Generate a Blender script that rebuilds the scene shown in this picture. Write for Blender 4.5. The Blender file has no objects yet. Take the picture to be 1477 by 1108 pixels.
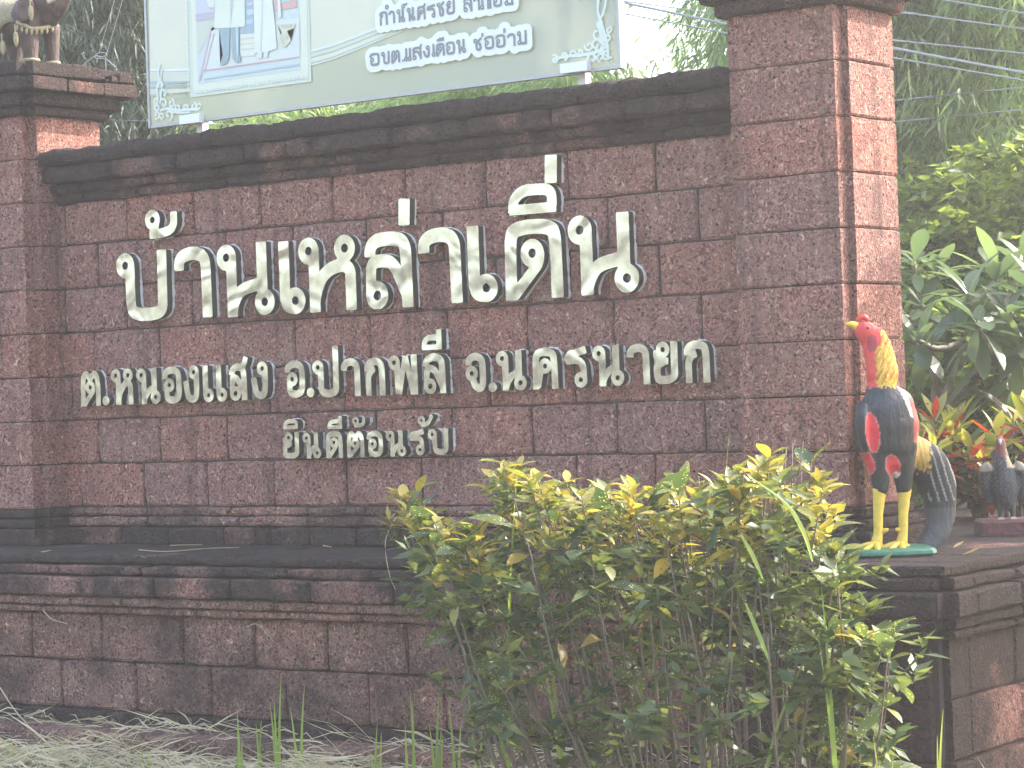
import bpy, bmesh, math, random
import numpy as np
from mathutils import Vector, Matrix

S = bpy.context.scene
C = S.collection
# ------------------------------------------------------------------ camera
F_PX, YAW, PITCH, ROLL = 3610.6, 0.6361, 0.0031831, -0.0366193
CAM = Vector((0.0, -8.04625, 0.45542))
def cam_axes():
    cy, sy, cp, sp = math.cos(YAW), math.sin(YAW), math.cos(PITCH), math.sin(PITCH)
    fwd = Vector((-sy*cp, cy*cp, sp)); right = Vector((cy, sy, 0)); up = right.cross(fwd)
    cr, sr = math.cos(ROLL), math.sin(ROLL)
    return cr*right+sr*up, -sr*right+cr*up, fwd
RT, UP, FW = cam_axes()
cam = bpy.data.objects.new('camera', bpy.data.cameras.new('camera')); C.objects.link(cam)
cam.data.sensor_width = 36.0; cam.data.lens = 36.0*F_PX/1477.0
cam.data.clip_start = 0.1; cam.data.clip_end = 2000
cam.matrix_world = Matrix(((RT.x, UP.x, -FW.x, CAM.x), (RT.y, UP.y, -FW.y, CAM.y), (RT.z, UP.z, -FW.z, CAM.z), (0, 0, 0, 1)))
S.camera = cam
# ------------------------------------------------------------------ light
SUN_TO = Vector((0.67, 1.15, 1.05)).normalized()
W = bpy.data.worlds.new('World'); S.world = W; W.use_nodes = True
nt = W.node_tree; nt.nodes.clear()
sky = nt.nodes.new('ShaderNodeTexSky'); sky.sky_type = 'NISHITA'; sky.sun_disc = False
sky.sun_elevation = math.asin(SUN_TO.z); sky.sun_rotation = math.atan2(SUN_TO.x, SUN_TO.y)
sky.air_density = 1.3; sky.dust_density = 4.0; sky.ozone_density = 1.0
bg = nt.nodes.new('ShaderNodeBackground'); bg.inputs[1].default_value = 0.15
wo = nt.nodes.new('ShaderNodeOutputWorld')
nt.links.new(sky.outputs[0], bg.inputs[0]); nt.links.new(bg.outputs[0], wo.inputs[0])
sun = bpy.data.objects.new('sun', bpy.data.lights.new('sun', 'SUN')); C.objects.link(sun)
sun.data.energy = 2.0; sun.data.angle = math.radians(0.6); sun.data.color = (1.0, 0.965, 0.90)
sun.rotation_euler = SUN_TO.to_track_quat('Z', 'Y').to_euler()
S.view_settings.view_transform = 'Standard'; S.view_settings.look = 'None'
S.view_settings.gamma = 1; S.view_settings.use_curve_mapping = False
S.view_settings.exposure = 2.5
HAZE_DENSITY = 0.0042
HAZE_G = 0.45

rnd = random.Random(7)
# ------------------------------------------------------------------ helpers
def ray(px, py):
    return RT*((px-738.5)/F_PX) - UP*((py-554.0)/F_PX) + FW
def at(px, py, y=None, x=None, z=None):
    """point of the place seen at photo pixel (px, py) on the plane y=, x= or z="""
    d = ray(px, py)
    if y is not None: t = (y-CAM.y)/d.y
    elif x is not None: t = (x-CAM.x)/d.x
    else: t = (z-CAM.z)/d.z
    return CAM + d*t

def tag(o, label=None, cat=None, group=None, kind=None):
    if label: o['label'] = label
    if cat: o['category'] = cat
    if group: o['group'] = group
    if kind: o['kind'] = kind
    return o
def link(name, me, mat=None, parent=None, loc=None):
    o = bpy.data.objects.new(name, me); C.objects.link(o)
    if mat is not None and me is not None and not me.materials: me.materials.append(mat)
    if parent is not None: o.parent = parent
    if loc is not None: o.location = loc
    return o
def thing(name, label, cat, loc=(0, 0, 0), group=None, rz=0):
    o = bpy.data.objects.new(name, None); C.objects.link(o); o.location = loc; o.rotation_euler.z = rz
    o.empty_display_size = 0.1
    return tag(o, label, cat, group)
def local(parent, v):
    return Vector(v) - Vector(parent.location)

def mesh_np(name, V, F, smooth=False):
    """V (n,3), F list of faces or (m,k) array"""
    me = bpy.data.meshes.new(name)
    if isinstance(F, np.ndarray):
        m, k = F.shape
        me.vertices.add(len(V)); me.vertices.foreach_set('co', np.asarray(V, np.float32).ravel())
        me.loops.add(m*k); me.loops.foreach_set('vertex_index', F.astype(np.int32).ravel())
        me.polygons.add(m); me.polygons.foreach_set('loop_start', np.arange(0, m*k, k, dtype=np.int32))
        me.polygons.foreach_set('loop_total', np.full(m, k, np.int32))
        me.update(calc_edges=True)
    else:
        me.from_pydata([tuple(v) for v in V], [], F)
    if smooth:
        me.polygons.foreach_set('use_smooth', np.ones(len(me.polygons), bool))
    me.update()
    return me
class MB:
    def __init__(s): s.v = []; s.f = []
    def add(s, V, F):
        n = len(s.v); s.v += [tuple(v) for v in V]; s.f += [tuple(i+n for i in f) for f in F]
    def mesh(s, name, smooth=False): return mesh_np(name, s.v, s.f, smooth)

def box_vf(x0, x1, y0, y1, z0, z1):
    V = [(x0,y0,z0),(x1,y0,z0),(x1,y1,z0),(x0,y1,z0),(x0,y0,z1),(x1,y0,z1),(x1,y1,z1),(x0,y1,z1)]
    return V, [(0,3,2,1),(4,5,6,7),(0,1,5,4),(1,2,6,5),(2,3,7,6),(3,0,4,7)]

def loft_vf(pts, n=10, up=(0, 0, 1), cap=True):
    """pts: list of (pos, ra, rb) elliptical sections; ra along side axis, rb along 'up' axis"""
    P = [Vector(p[0]) for p in pts]; V = []; Fc = []
    U = Vector(up)
    for i, (p, ra, rb) in enumerate(pts):
        t = (P[min(i+1, len(P)-1)] - P[max(i-1, 0)]).normalized()
        a = t.cross(U)
        if a.length < 1e-3: a = t.cross(Vector((1, 0.3, 0)))
        a.normalize(); b = a.cross(t).normalized()
        for k in range(n):
            an = 2*math.pi*k/n
            V.append(P[i] + a*(ra*math.cos(an)) + b*(rb*math.sin(an)))
    for i in range(len(pts)-1):
        for k in range(n):
            k2 = (k+1) % n
            Fc.append((i*n+k, i*n+k2, (i+1)*n+k2, (i+1)*n+k))
    if cap:
        Fc.append(tuple(range(n))[::-1]); Fc.append(tuple((len(pts)-1)*n+k for k in range(n)))
    return V, Fc
def tube_vf(P, r0, r1=None, n=6):
    r1 = r0 if r1 is None else r1
    m = len(P)
    return loft_vf([(P[i], r0+(r1-r0)*i/(m-1), r0+(r1-r0)*i/(m-1)) for i in range(m)], n)
def spline(P, m=6):
    """catmull-rom resample"""
    P = [Vector(p) for p in P]; out = []
    Q = [P[0]*2-P[1]] + P + [P[-1]*2-P[-2]]
    for i in range(1, len(Q)-2):
        for k in range(m):
            t = k/m; a, b, c, d = Q[i-1], Q[i], Q[i+1], Q[i+2]
            out.append(0.5*((2*b) + (c-a)*t + (2*a-5*b+4*c-d)*t*t + (3*b-a-3*c+d)*t**3))
    out.append(P[-1]); return out

# ------------------------------------------------------------------ materials
def nodes(name):
    m = bpy.data.materials.new(name); m.use_nodes = True; t = m.node_tree
    b = t.nodes['Principled BSDF']; return m, t, b
def N(t, typ, **kw):
    n = t.nodes.new(typ)
    for k, v in kw.items():
        if k.startswith('i_'):
            key = k[2:]; key = int(key) if key.isdigit() else key.replace('_', ' ')
            n.inputs[key].default_value = v
        else: setattr(n, k, v)
    return n
def ramp(t, src, stops, interp='LINEAR'):
    r = t.nodes.new('ShaderNodeValToRGB'); r.color_ramp.interpolation = interp
    e = r.color_ramp.elements
    while len(e) < len(stops): e.new(0.5)
    for i, (p, c) in enumerate(stops):
        e[i].position = p; e[i].color = (c, c, c, 1) if not isinstance(c, tuple) else (*c, 1)
    t.links.new(src, r.inputs[0]); return r
def mix(t, a, b, f, mode='MIX'):
    m = t.nodes.new('ShaderNodeMix'); m.data_type = 'RGBA'; m.blend_type = mode
    for sock, v in ((m.inputs[6], a), (m.inputs[7], b), (m.inputs[0], f)):
        if hasattr(v, 'links'): t.links.new(v, sock)
        elif isinstance(v, tuple): sock.default_value = (*v, 1) if len(v) == 3 else v
        else: sock.default_value = v
    return m.outputs[2]
def simple(name, col, rough=0.6, metal=0.0, bump=0.0, bscale=40, var=0.0):
    m, t, b = nodes(name)
    b.inputs['Roughness'].default_value = rough; b.inputs['Metallic'].default_value = metal
    tc = N(t, 'ShaderNodeTexCoord'); ns = N(t, 'ShaderNodeTexNoise', i_Scale=bscale, i_Detail=4.0)
    t.links.new(tc.outputs['Object'], ns.inputs['Vector'])
    if var: t.links.new(mix(t, tuple(c*(1-var) for c in col), tuple(min(1, c*(1+var)) for c in col), ns.outputs[0]), b.inputs['Base Color'])
    else: b.inputs['Base Color'].default_value = (*col, 1)
    if bump:
        bp = N(t, 'ShaderNodeBump', i_Strength=bump, i_Distance=0.01); t.links.new(ns.outputs[0], bp.inputs['Height']); t.links.new(bp.outputs[0], b.inputs['Normal'])
    return m

def laterite(name, grime, red=1.0):
    """porous red laterite; grime = amount of black lichen crust on the stone"""
    m, t, b = nodes(name); L = t.links.new
    geo = N(t, 'ShaderNodeNewGeometry'); pos = geo.outputs['Position']
    oi = N(t, 'ShaderNodeObjectInfo')
    big = N(t, 'ShaderNodeTexNoise', i_Scale=1.7, i_Detail=5.0, i_Roughness=0.6); L(pos, big.inputs['Vector'])
    mid = N(t, 'ShaderNodeTexNoise', i_Scale=24.0, i_Detail=5.0, i_Roughness=0.65, i_Distortion=0.8); L(pos, mid.inputs['Vector'])
    worm = N(t, 'ShaderNodeTexNoise', i_Scale=46.0, i_Detail=4.0, i_Roughness=0.62, i_Distortion=2.2); L(pos, worm.inputs['Vector'])
    fine = N(t, 'ShaderNodeTexNoise', i_Scale=210.0, i_Detail=2.0, i_Roughness=0.6); L(pos, fine.inputs['Vector'])
    vor = N(t, 'ShaderNodeTexVoronoi', i_Scale=34.0, i_Randomness=1.0); L(pos, vor.inputs['Vector'])
    pit = ramp(t, vor.outputs['Distance'], [(0.12, 0.0), (0.27, 1.0)])          # 0 inside a pit
    gate = ramp(t, mid.outputs[0], [(0.47, 1.0), (0.55, 0.0)])                # pits only in places
    pitm = N(t, 'ShaderNodeMath', operation='MAXIMUM'); L(pit.outputs[0], pitm.inputs[0]); L(gate.outputs[0], pitm.inputs[1])
    wr = ramp(t, worm.outputs[0], [(0.36, 0.0), (0.47, 0.5), (0.56, 0.72), (0.66, 1.0)])
    c1 = ramp(t, wr.outputs[0], [(0.0, (0.11*red, 0.035, 0.03)), (0.42, (0.36*red, 0.13, 0.10)), (0.75, (0.48*red, 0.195, 0.15)), (1.0, (0.72, 0.44, 0.30))])
    patch = N(t, 'ShaderNodeTexNoise', i_Scale=5.5, i_Detail=4.0, i_Roughness=0.6, i_Distortion=0.5); L(pos, patch.inputs['Vector'])
    c1b = mix(t, c1.outputs[0], (0.17, 0.075, 0.072), ramp(t, patch.outputs[0], [(0.32, 0.4), (0.46, 0.0)]).outputs[0])
    c2 = mix(t, c1b, (0.42, 0.27, 0.19), ramp(t, mid.outputs[0], [(0.5, 0.0), (0.72, 0.5)]).outputs[0])
    c2 = mix(t, c2, (0.47, 0.27, 0.2), ramp(t, patch.outputs[0], [(0.55, 0.0), (0.72, 0.4)]).outputs[0])
    c3 = mix(t, c2, (0.018, 0.013, 0.013), ramp(t, pitm.outputs[0], [(0.0, 0.95), (1.0, 0.0)]).outputs[0])
    # slight change from stone to stone
    rv = N(t, 'ShaderNodeMapRange', i_3=1.06, i_4=1.26); L(oi.outputs['Random'], rv.inputs[0])
    hs = N(t, 'ShaderNodeHueSaturation'); L(c3, hs.inputs['Color']); L(rv.outputs[0], hs.inputs['Value'])
    sat = N(t, 'ShaderNodeMapRange', i_3=0.84, i_4=0.98); L(oi.outputs['Random'], sat.inputs[0]); L(sat.outputs[0], hs.inputs['Saturation'])
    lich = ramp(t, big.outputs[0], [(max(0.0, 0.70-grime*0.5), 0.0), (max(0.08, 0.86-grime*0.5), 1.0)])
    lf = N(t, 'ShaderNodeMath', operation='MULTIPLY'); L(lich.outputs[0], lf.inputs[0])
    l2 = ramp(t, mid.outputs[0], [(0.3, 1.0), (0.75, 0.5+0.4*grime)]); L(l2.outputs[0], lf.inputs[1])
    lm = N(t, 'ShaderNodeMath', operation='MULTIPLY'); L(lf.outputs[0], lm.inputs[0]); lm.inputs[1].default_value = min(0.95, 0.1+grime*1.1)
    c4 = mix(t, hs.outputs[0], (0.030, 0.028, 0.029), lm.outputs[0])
    mp = N(t, 'ShaderNodeMapping'); mp.inputs['Scale'].default_value = (9.0, 9.0, 0.7); L(pos, mp.inputs['Vector'])
    stn = N(t, 'ShaderNodeTexNoise', i_Scale=1.0, i_Detail=5.0, i_Roughness=0.65); L(mp.outputs[0], stn.inputs['Vector'])
    c4 = mix(t, c4, (0.10, 0.06, 0.055), ramp(t, stn.outputs[0], [(0.54, 0.0), (0.70, 0.6)]).outputs[0])
    L(c4, b.inputs['Base Color']); b.inputs['Roughness'].default_value = 0.92; b.inputs['Specular IOR Level'].default_value = 0.25
    h1 = N(t, 'ShaderNodeMath', operation='MULTIPLY'); L(wr.outputs[0], h1.inputs[0]); L(pitm.outputs[0], h1.inputs[1])
    h2 = N(t, 'ShaderNodeMath', operation='MULTIPLY_ADD'); L(fine.outputs[0], h2.inputs[0]); h2.inputs[1].default_value = 0.25; L(h1.outputs[0], h2.inputs[2])
    h3 = N(t, 'ShaderNodeMath', operation='MULTIPLY_ADD'); L(mid.outputs[0], h3.inputs[0]); h3.inputs[1].default_value = 0.7; L(h2.outputs[0], h3.inputs[2])
    bp = N(t, 'ShaderNodeBump', i_Strength=1.0, i_Distance=0.016); L(h3.outputs[0], bp.inputs['Height']); L(bp.outputs[0], b.inputs['Normal'])
    return m
M = {}
M['lat'] = laterite('laterite_stone', 0.16)
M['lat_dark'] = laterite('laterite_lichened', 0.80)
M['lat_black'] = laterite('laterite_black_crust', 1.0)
M['lat_low'] = laterite('laterite_damp', 0.56, 0.85)
M['mortar'] = simple('mortar', (0.05, 0.035, 0.032), 0.95, bump=0.6, bscale=60)

def steel(name, rough=0.2):
    m, t, b = nodes(name)
    b.inputs['Base Color'].default_value = (0.78, 0.76, 0.70, 1); b.inputs['Metallic'].default_value = 1.0; b.inputs['Roughness'].default_value = rough
    g = N(t, 'ShaderNodeNewGeometry'); ns = N(t, 'ShaderNodeTexNoise', i_Scale=5.0, i_Detail=1.0, i_Distortion=1.2); t.links.new(g.outputs['Position'], ns.inputs['Vector'])
    bp = N(t, 'ShaderNodeBump', i_Strength=0.38, i_Distance=0.02); t.links.new(ns.outputs[0], bp.inputs['Height']); t.links.new(bp.outputs[0], b.inputs['Normal'])
    n2 = N(t, 'ShaderNodeTexNoise', i_Scale=30.0, i_Detail=4.0); t.links.new(g.outputs['Position'], n2.inputs['Vector'])
    t.links.new(ramp(t, n2.outputs[0], [(0.35, rough*0.8), (0.7, rough*1.3)]).outputs[0], b.inputs['Roughness'])
    t.links.new(mix(t, (0.40, 0.395, 0.35), (0.52, 0.515, 0.46), ramp(t, n2.outputs[0], [(0.3, 0.0), (0.65, 1.0)]).outputs[0]), b.inputs['Base Color'])
    return m
M['steel'] = steel('polished_steel', 0.16)
M['steel_side'] = simple('dark_steel_edge', (0.10, 0.095, 0.09), 0.55, 0.6, var=0.3, bscale=50)  # darker, duller steel for the side faces of the letters
M['glue'] = simple('silicone_bead', (0.8, 0.78, 0.74), 0.5, bump=0.6, bscale=90)

def leafmat(name, c_lo, c_hi, spot=None, trans=0.35, rough=0.45, island=True, spotscale=60, thresh=0.58, tv=2.4):
    m, t, b = nodes(name); L = t.links.new
    if island:
        g = N(t, 'ShaderNodeNewGeometry'); r = g.outputs['Random Per Island']
    else:
        g = N(t, 'ShaderNodeObjectInfo'); r = g.outputs['Random']
    col = mix(t, c_lo, c_hi, r)
    if spot is not None:
        tc = N(t, 'ShaderNodeNewGeometry'); ns = N(t, 'ShaderNodeTexVoronoi', i_Scale=spotscale, i_Randomness=1.0); L(tc.outputs['Position'], ns.inputs['Vector'])
        nn = N(t, 'ShaderNodeTexNoise', i_Scale=spotscale*0.35, i_Detail=3.0); L(tc.outputs['Position'], nn.inputs['Vector'])
        sp = ramp(t, ns.outputs['Distance'], [(0.22, 1.0), (0.34, 0.0)])
        gt = ramp(t, nn.outputs[0], [(thresh-0.08, 0.0), (thresh, 1.0)])
        mm = N(t, 'ShaderNodeMath', operation='MULTIPLY'); L(sp.outputs[0], mm.inputs[0]); L(gt.outputs[0], mm.inputs[1])
        col = mix(t, col, spot, mm.outputs[0])
    L(col, b.inputs['Base Color']); b.inputs['Roughness'].default_value = rough
    tr = N(t, 'ShaderNodeBsdfTranslucent')
    tcol = mix(t, col, (1.0, 1.0, 0.35), 0.5, 'MULTIPLY'); sc = N(t, 'ShaderNodeHueSaturation', i_Value=tv, i_Saturation=1.05); L(tcol, sc.inputs['Color']); L(sc.outputs[0], tr.inputs['Color'])
    ms = N(t, 'ShaderNodeMixShader'); ms.inputs[0].default_value = trans
    L(b.outputs[0], ms.inputs[1]); L(tr.outputs[0], ms.inputs[2]); L(ms.outputs[0], t.nodes['Material Output'].inputs[0])
    return m
M['leaf_green'] = leafmat('leaf_variegated_green', (0.04, 0.07, 0.03), (0.105, 0.135, 0.05), spot=(0.55, 0.52, 0.18), island=False, spotscale=110, tv=2.0, trans=0.35, thresh=0.54)
M['leaf_mid'] = leafmat('leaf_lime', (0.09, 0.12, 0.035), (0.22, 0.22, 0.06), spot=(0.5, 0.46, 0.12), island=False, spotscale=90, thresh=0.5, tv=1.6)
M['leaf_yellow'] = leafmat('leaf_golden', (0.27, 0.25, 0.06), (0.52, 0.37, 0.09), spot=(0.12, 0.17, 0.03), island=False, spotscale=80, thresh=0.54, tv=1.5)
M['young'] = leafmat('young_whorl', (0.12, 0.14, 0.035), (0.5, 0.38, 0.09), tv=1.5)
M['leaf_dry'] = leafmat('leaf_dried', (0.3, 0.19, 0.07), (0.42, 0.3, 0.13), island=False)
M['leaf_red'] = leafmat('leaf_crimson', (0.3, 0.03, 0.02), (0.5, 0.08, 0.03), spot=(0.1, 0.02, 0.02), island=False)
M['leaf_croton'] = leafmat('leaf_croton_yellow', (0.2, 0.24, 0.05), (0.5, 0.44, 0.11), spot=(0.3, 0.08, 0.03), island=False, spotscale=40, tv=1.5)
M['leaf_purple'] = leafmat('leaf_purple_green', (0.03, 0.022, 0.022), (0.05, 0.05, 0.025), spot=(0.25, 0.04, 0.03), island=False)
M['leaf_plum'] = leafmat('leaf_plumeria', (0.055, 0.085, 0.05), (0.11, 0.15, 0.075), island=False, rough=0.35)
M['bamboo'] = leafmat('bamboo_foliage', (0.09, 0.14, 0.07), (0.21, 0.27, 0.14), trans=0.6)
M['bamboo_light'] = leafmat('bamboo_foliage_light', (0.12, 0.18, 0.09), (0.26, 0.32, 0.17), trans=0.65)
M['bamboo_dark'] = leafmat('dark_foliage', (0.018, 0.035, 0.018), (0.045, 0.065, 0.025), trans=0.3)
M['broad'] = leafmat('broad_foliage', (0.06, 0.1, 0.03), (0.22, 0.26, 0.06), trans=0.45)
M['grass'] = leafmat('grass_blade', (0.10, 0.15, 0.035), (0.26, 0.29, 0.09), trans=0.35)
M['grass_obj'] = leafmat('grass_blade_tall', (0.16, 0.24, 0.05), (0.3, 0.36, 0.09), trans=0.4, island=False)
M['straw'] = leafmat('straw', (0.34, 0.27, 0.17), (0.62, 0.52, 0.36), trans=0.2, rough=0.7)
M['stem'] = simple('woody_stem', (0.14, 0.105, 0.08), 0.8, bump=0.5, bscale=80, var=0.3)
M['bark'] = simple('grey_bark', (0.2, 0.17, 0.14), 0.85, bump=0.6, bscale=30, var=0.3)
M['culm'] = simple('bamboo_culm', (0.12, 0.13, 0.05), 0.5, var=0.3, bscale=8)
M['white_metal'] = simple('white_painted_metal', (0.8, 0.8, 0.8), 0.4)
M['grey_metal'] = simple('galvanised_metal', (0.42, 0.42, 0.43), 0.45, 0.3, var=0.2)
M['cable'] = simple('cable_sheath', (0.3, 0.31, 0.32), 0.4)
M['thin_wire'] = simple('thin_wire', (0.5, 0.52, 0.5), 0.4, 0.6)

# ------------------------------------------------------------------ setting: ground, road, haze
m, t, b = nodes('soil_and_litter')
g = N(t, 'ShaderNodeNewGeometry'); n1 = N(t, 'ShaderNodeTexNoise', i_Scale=3.0, i_Detail=8.0, i_Roughness=0.7); t.links.new(g.outputs['Position'], n1.inputs['Vector'])
n2 = N(t, 'ShaderNodeTexNoise', i_Scale=60.0, i_Detail=5.0); t.links.new(g.outputs['Position'], n2.inputs['Vector'])
cc = ramp(t, n1.outputs[0], [(0.3, (0.09, 0.075, 0.05)), (0.5, (0.2, 0.16, 0.11)), (0.62, (0.12, 0.13, 0.06)), (0.8, (0.32, 0.27, 0.19))])
t.links.new(mix(t, cc.outputs[0], (0.03, 0.025, 0.02), ramp(t, n2.outputs[0], [(0.35, 0.8), (0.55, 0.0)]).outputs[0]), b.inputs['Base Color'])
b.inputs['Roughness'].default_value = 0.95
bp = N(t, 'ShaderNodeBump', i_Strength=0.9, i_Distance=0.03); t.links.new(n2.outputs[0], bp.inputs['Height']); t.links.new(bp.outputs[0], b.inputs['Normal'])
M['soil'] = m
GZ = -1.0
nx = 90
gx = np.sign(np.linspace(-1, 1, nx))*np.abs(np.linspace(-1, 1, nx))**2.2*57-4
gy = np.sign(np.linspace(-1, 1, nx))*np.abs(np.linspace(-1, 1, nx))**2.2*57-1
gx = np.clip(gx, -58, 58); gy = np.clip(gy, -58, 58)
X, Y = np.meshgrid(gx, gy); rs = np.random.RandomState(3)
Z = GZ + rs.uniform(-0.012, 0.012, X.shape)
Z[Y < -4.6] = GZ-0.02
idx = np.arange(nx*nx).reshape(nx, nx)
F = np.stack([idx[:-1, :-1], idx[:-1, 1:], idx[1:, 1:], idx[1:, :-1]], -1).reshape(-1, 4)
tag(link('ground', mesh_np('ground', np.stack([X, Y, Z], -1).reshape(-1, 3), F, True), M['soil']), kind='structure')
rd = simple('asphalt', (0.06, 0.06, 0.062), 0.9, bump=0.4, bscale=200, var=0.2)
mb = MB(); mb.add(*box_vf(-57, 57, -12.5, -5.4, GZ-0.3, GZ+0.03)); tag(link('road', mb.mesh('road'), rd), kind='structure')
mb = MB(); mb.add(*box_vf(-57, 57, -5.75, -5.63, GZ+0.02, GZ+0.036)); tag(link('road_edge_line', mb.mesh('road_edge_line'), simple('road_paint', (0.7, 0.7, 0.68), 0.6, var=0.1)), kind='structure')

hm = bpy.data.materials.new('haze'); hm.use_nodes = True; t = hm.node_tree; t.nodes.clear()
pv = N(t, 'ShaderNodeVolumePrincipled'); pv.inputs['Density'].default_value = HAZE_DENSITY; pv.inputs['Color'].default_value = (1.0, 0.97, 0.93, 1); pv.inputs['Anisotropy'].default_value = HAZE_G
t.links.new(pv.outputs[0], N(t, 'ShaderNodeOutputMaterial').inputs['Volume'])
mb = MB(); mb.add(*box_vf(-60, 60, -60, 60, -2.0, 11.5))
tag(link('haze', mb.mesh('haze'), hm), kind='stuff')

# ------------------------------------------------------------------ stones
def face_block(name, u0, u1, z0, z1, place, depth, mat, parent, seed, gap=0.0025, bev=0.008, jit=0.0025, top_rough=0.0):
    """one dressed stone: front outline uneven, arrises worn; place(u, d, z) -> xyz where d grows into the wall"""
    r = random.Random(seed)
    u0 += gap; u1 -= gap; z0 += gap; z1 -= gap
    nu = max(2, min(6, int((u1-u0)/0.09)+1)); nz = max(1, min(2, int((z1-z0)/0.09)))
    pts = []
    for i in range(nu): pts.append((u0+(u1-u0)*i/nu, z0))
    for i in range(nz): pts.append((u1, z0+(z1-z0)*i/nz))
    for i in range(nu): pts.append((u1-(u1-u0)*i/nu, z1))
    for i in range(nz): pts.append((u0, z1-(z1-z0)*i/nz))
    n = len(pts); cu, cz = (u0+u1)/2, (z0+z1)/2
    corner = {0, nu, nu+nz, 2*nu+nz}
    dd = r.uniform(-0.002, 0.003)
    V = []
    ring = []
    for i, (u, z) in enumerate(pts):
        j = jit
        u2 = u + r.uniform(-j, j)*0.5; z2 = z + r.uniform(-j, j)*0.5
        if top_rough and abs(z-z1) < 1e-6: z2 -= r.uniform(0, top_rough)
        if i in corner:
            u2 += (bev*0.6 if u < cu else -bev*0.6)*r.uniform(0.3, 1.2); z2 += (bev*0.5 if z < cz else -bev*0.5)*r.uniform(0.3, 1.2)
        ring.append((u2, z2))
    for (u, z) in ring: V.append(place(u, depth, z))
    for (u, z) in ring: V.append(place(u, bev*r.uniform(0.7, 1.5)+dd, z))
    for (u, z) in ring:
        bu = bev*r.uniform(0.6, 1.3); bz = bev*r.uniform(0.6, 1.3)
        V.append(place(u+(bu if u < cu else -bu), dd+r.uniform(-0.0008, 0.0008), z+(bz if z < cz else -bz)))
    F = []
    for k in range(2):
        for i in range(n):
            i2 = (i+1) % n
            F.append((k*n+i, k*n+i2, (k+1)*n+i2, (k+1)*n+i))
    F.append(tuple(2*n+i for i in range(n)))
    me = mesh_np('brick', V, F)
    bm = bmesh.new(); bm.from_mesh(me); bmesh.ops.recalc_face_normals(bm, faces=bm.faces); bm.to_mesh(me); bm.free()
    # flip if the big face points into the wall is handled by recalc (open back)
    return link(name, me, mat, parent)

wall = thing('sign_wall', 'long panel wall of red laterite blocks between two pillars, carrying the steel letters', 'wall', (-6.6, 0.1, -0.82))
def wp(y0):
    return lambda u, d, z: local(wall, (u, y0+d, z))
PX = lambda px, y=0.0, row=500: at(px, row, y=y).x
X_L, X_R = -8.52, -4.72
JO = [(0, [115.5, 206.7, 297.7, 394.4, 498.7, 607, 720, 831, 944]),
      (1, [141, 230, 326, 430, 541, 651, 767, 889, 1017]),
      (2, [103, 196.5, 289, 388, 495, 594.5, 705, 828, 952]),
      (3, [134, 228, 324, 425, 533.5, 645, 760, 886, 1012.5]),
      (4, [92, 181, 276, 372, 481, 599, 715, 822, 951]),
      (5, [139, 228, 324.6, 422, 528, 638, 758, 877.5, 1008]),
      (6, [92, 181, 278.5, 374.7, 479, 584, 700.4, 819.5, 946])]
for k, js in JO:
    row = 700-66*k
    xs = [X_L] + [PX(j, 0, row) for j in js] + [X_R]
    for i in range(len(xs)-1):
        if xs[i+1]-xs[i] < 0.03: continue
        face_block('brick', xs[i], xs[i+1], 0.2*k, 0.2*k+0.2 if k < 6 else 1.395, wp(0), 0.1, M['lat'], wall, k*100+i, gap=0.0026, bev=0.008, jit=0.004)
mb = MB(); mb.add(*box_vf(X_L, X_R, 0.014, 0.24, -0.1, 1.6)); V = [local(wall, v) for v in mb.v]
link('mortar_core', mesh_np('mortar_core', V, mb.f), M['mortar'], wall)
# coping courses: (z0, z1, y, joints px, row)
cop = [(1.39, 1.434, -0.022, [120, 197, 326, 425, 516, 634, 711, 800, 880, 955, 1000], 300, 'lat_dark'),
       (1.436, 1.479, -0.05, [113, 220, 316.4, 416.6, 481, 560, 626, 744, 776, 823.6, 905, 989], 280, 'lat_dark'),
       (1.481, 1.558, -0.095, [63, 155, 250, 347.6, 410, 449, 560, 669, 792, 900, 985], 255, 'lat_dark'),
       (1.560, 1.622, -0.11, [90, 190, 300, 420, 560, 700, 830, 960], 215, 'lat_black')]
for ci, (z0, z1, y0, js, row, mt) in enumerate(cop):
    xs = [X_L] + [PX(j, y0, row-int((j-100)*0.1)) for j in js] + [X_R]
    for i in range(len(xs)-1):
        if xs[i+1]-xs[i] < 0.02: continue
        face_block('coping_brick', xs[i], xs[i+1], z0, z1, wp(y0), 0.16+abs(y0), M[mt], wall, 900+ci*50+i, gap=0.0015, bev=0.012, jit=0.008, top_rough=0.0)
# uneven crust on the top of the coping (thick crumbling mortar)
rs = np.random.RandomState(11); n = 200; m_ = 12
xs = np.linspace(X_L, X_R, n); V = []; 
prof = [(-0.112, 1.585), (-0.114, 1.605), (-0.104, 1.623), (-0.07, 1.632), (-0.02, 1.635), (0.05, 1.632), (0.12, 1.636), (0.2, 1.632), (0.28, 1.628), (0.33, 1.61), (0.34, 1.5), (0.24, 1.45)]
sm = np.convolve(rs.uniform(-1, 1, n+8), np.ones(5)/5, 'same')[4:-4]
for i, x in enumerate(xs):
    for j, (y, z) in enumerate(prof):
        k = 0.016 if 1 <= j <= 8 else 0.006
        V.append(local(wall, (x, y+rs.uniform(-k, k)*0.5, z+rs.uniform(-k, k)*0.5+sm[i]*0.014*(1 if j < 10 else 0))))
idx = np.arange(n*len(prof)).reshape(n, len(prof))
F = np.stack([idx[:-1, :-1], idx[1:, :-1], idx[1:, 1:], idx[:-1, 1:]], -1).reshape(-1, 4)
link('coping_crust', mesh_np('coping_crust', V, F), M['lat_black'], wall)
mb = MB(); mb.add(*box_vf(X_L, X_R, 0.0, 0.24, 1.4, 1.57)); link('coping_core', mesh_np('coping_core', [local(wall, v) for v in mb.v], mb.f), M['mortar'], wall)

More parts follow.
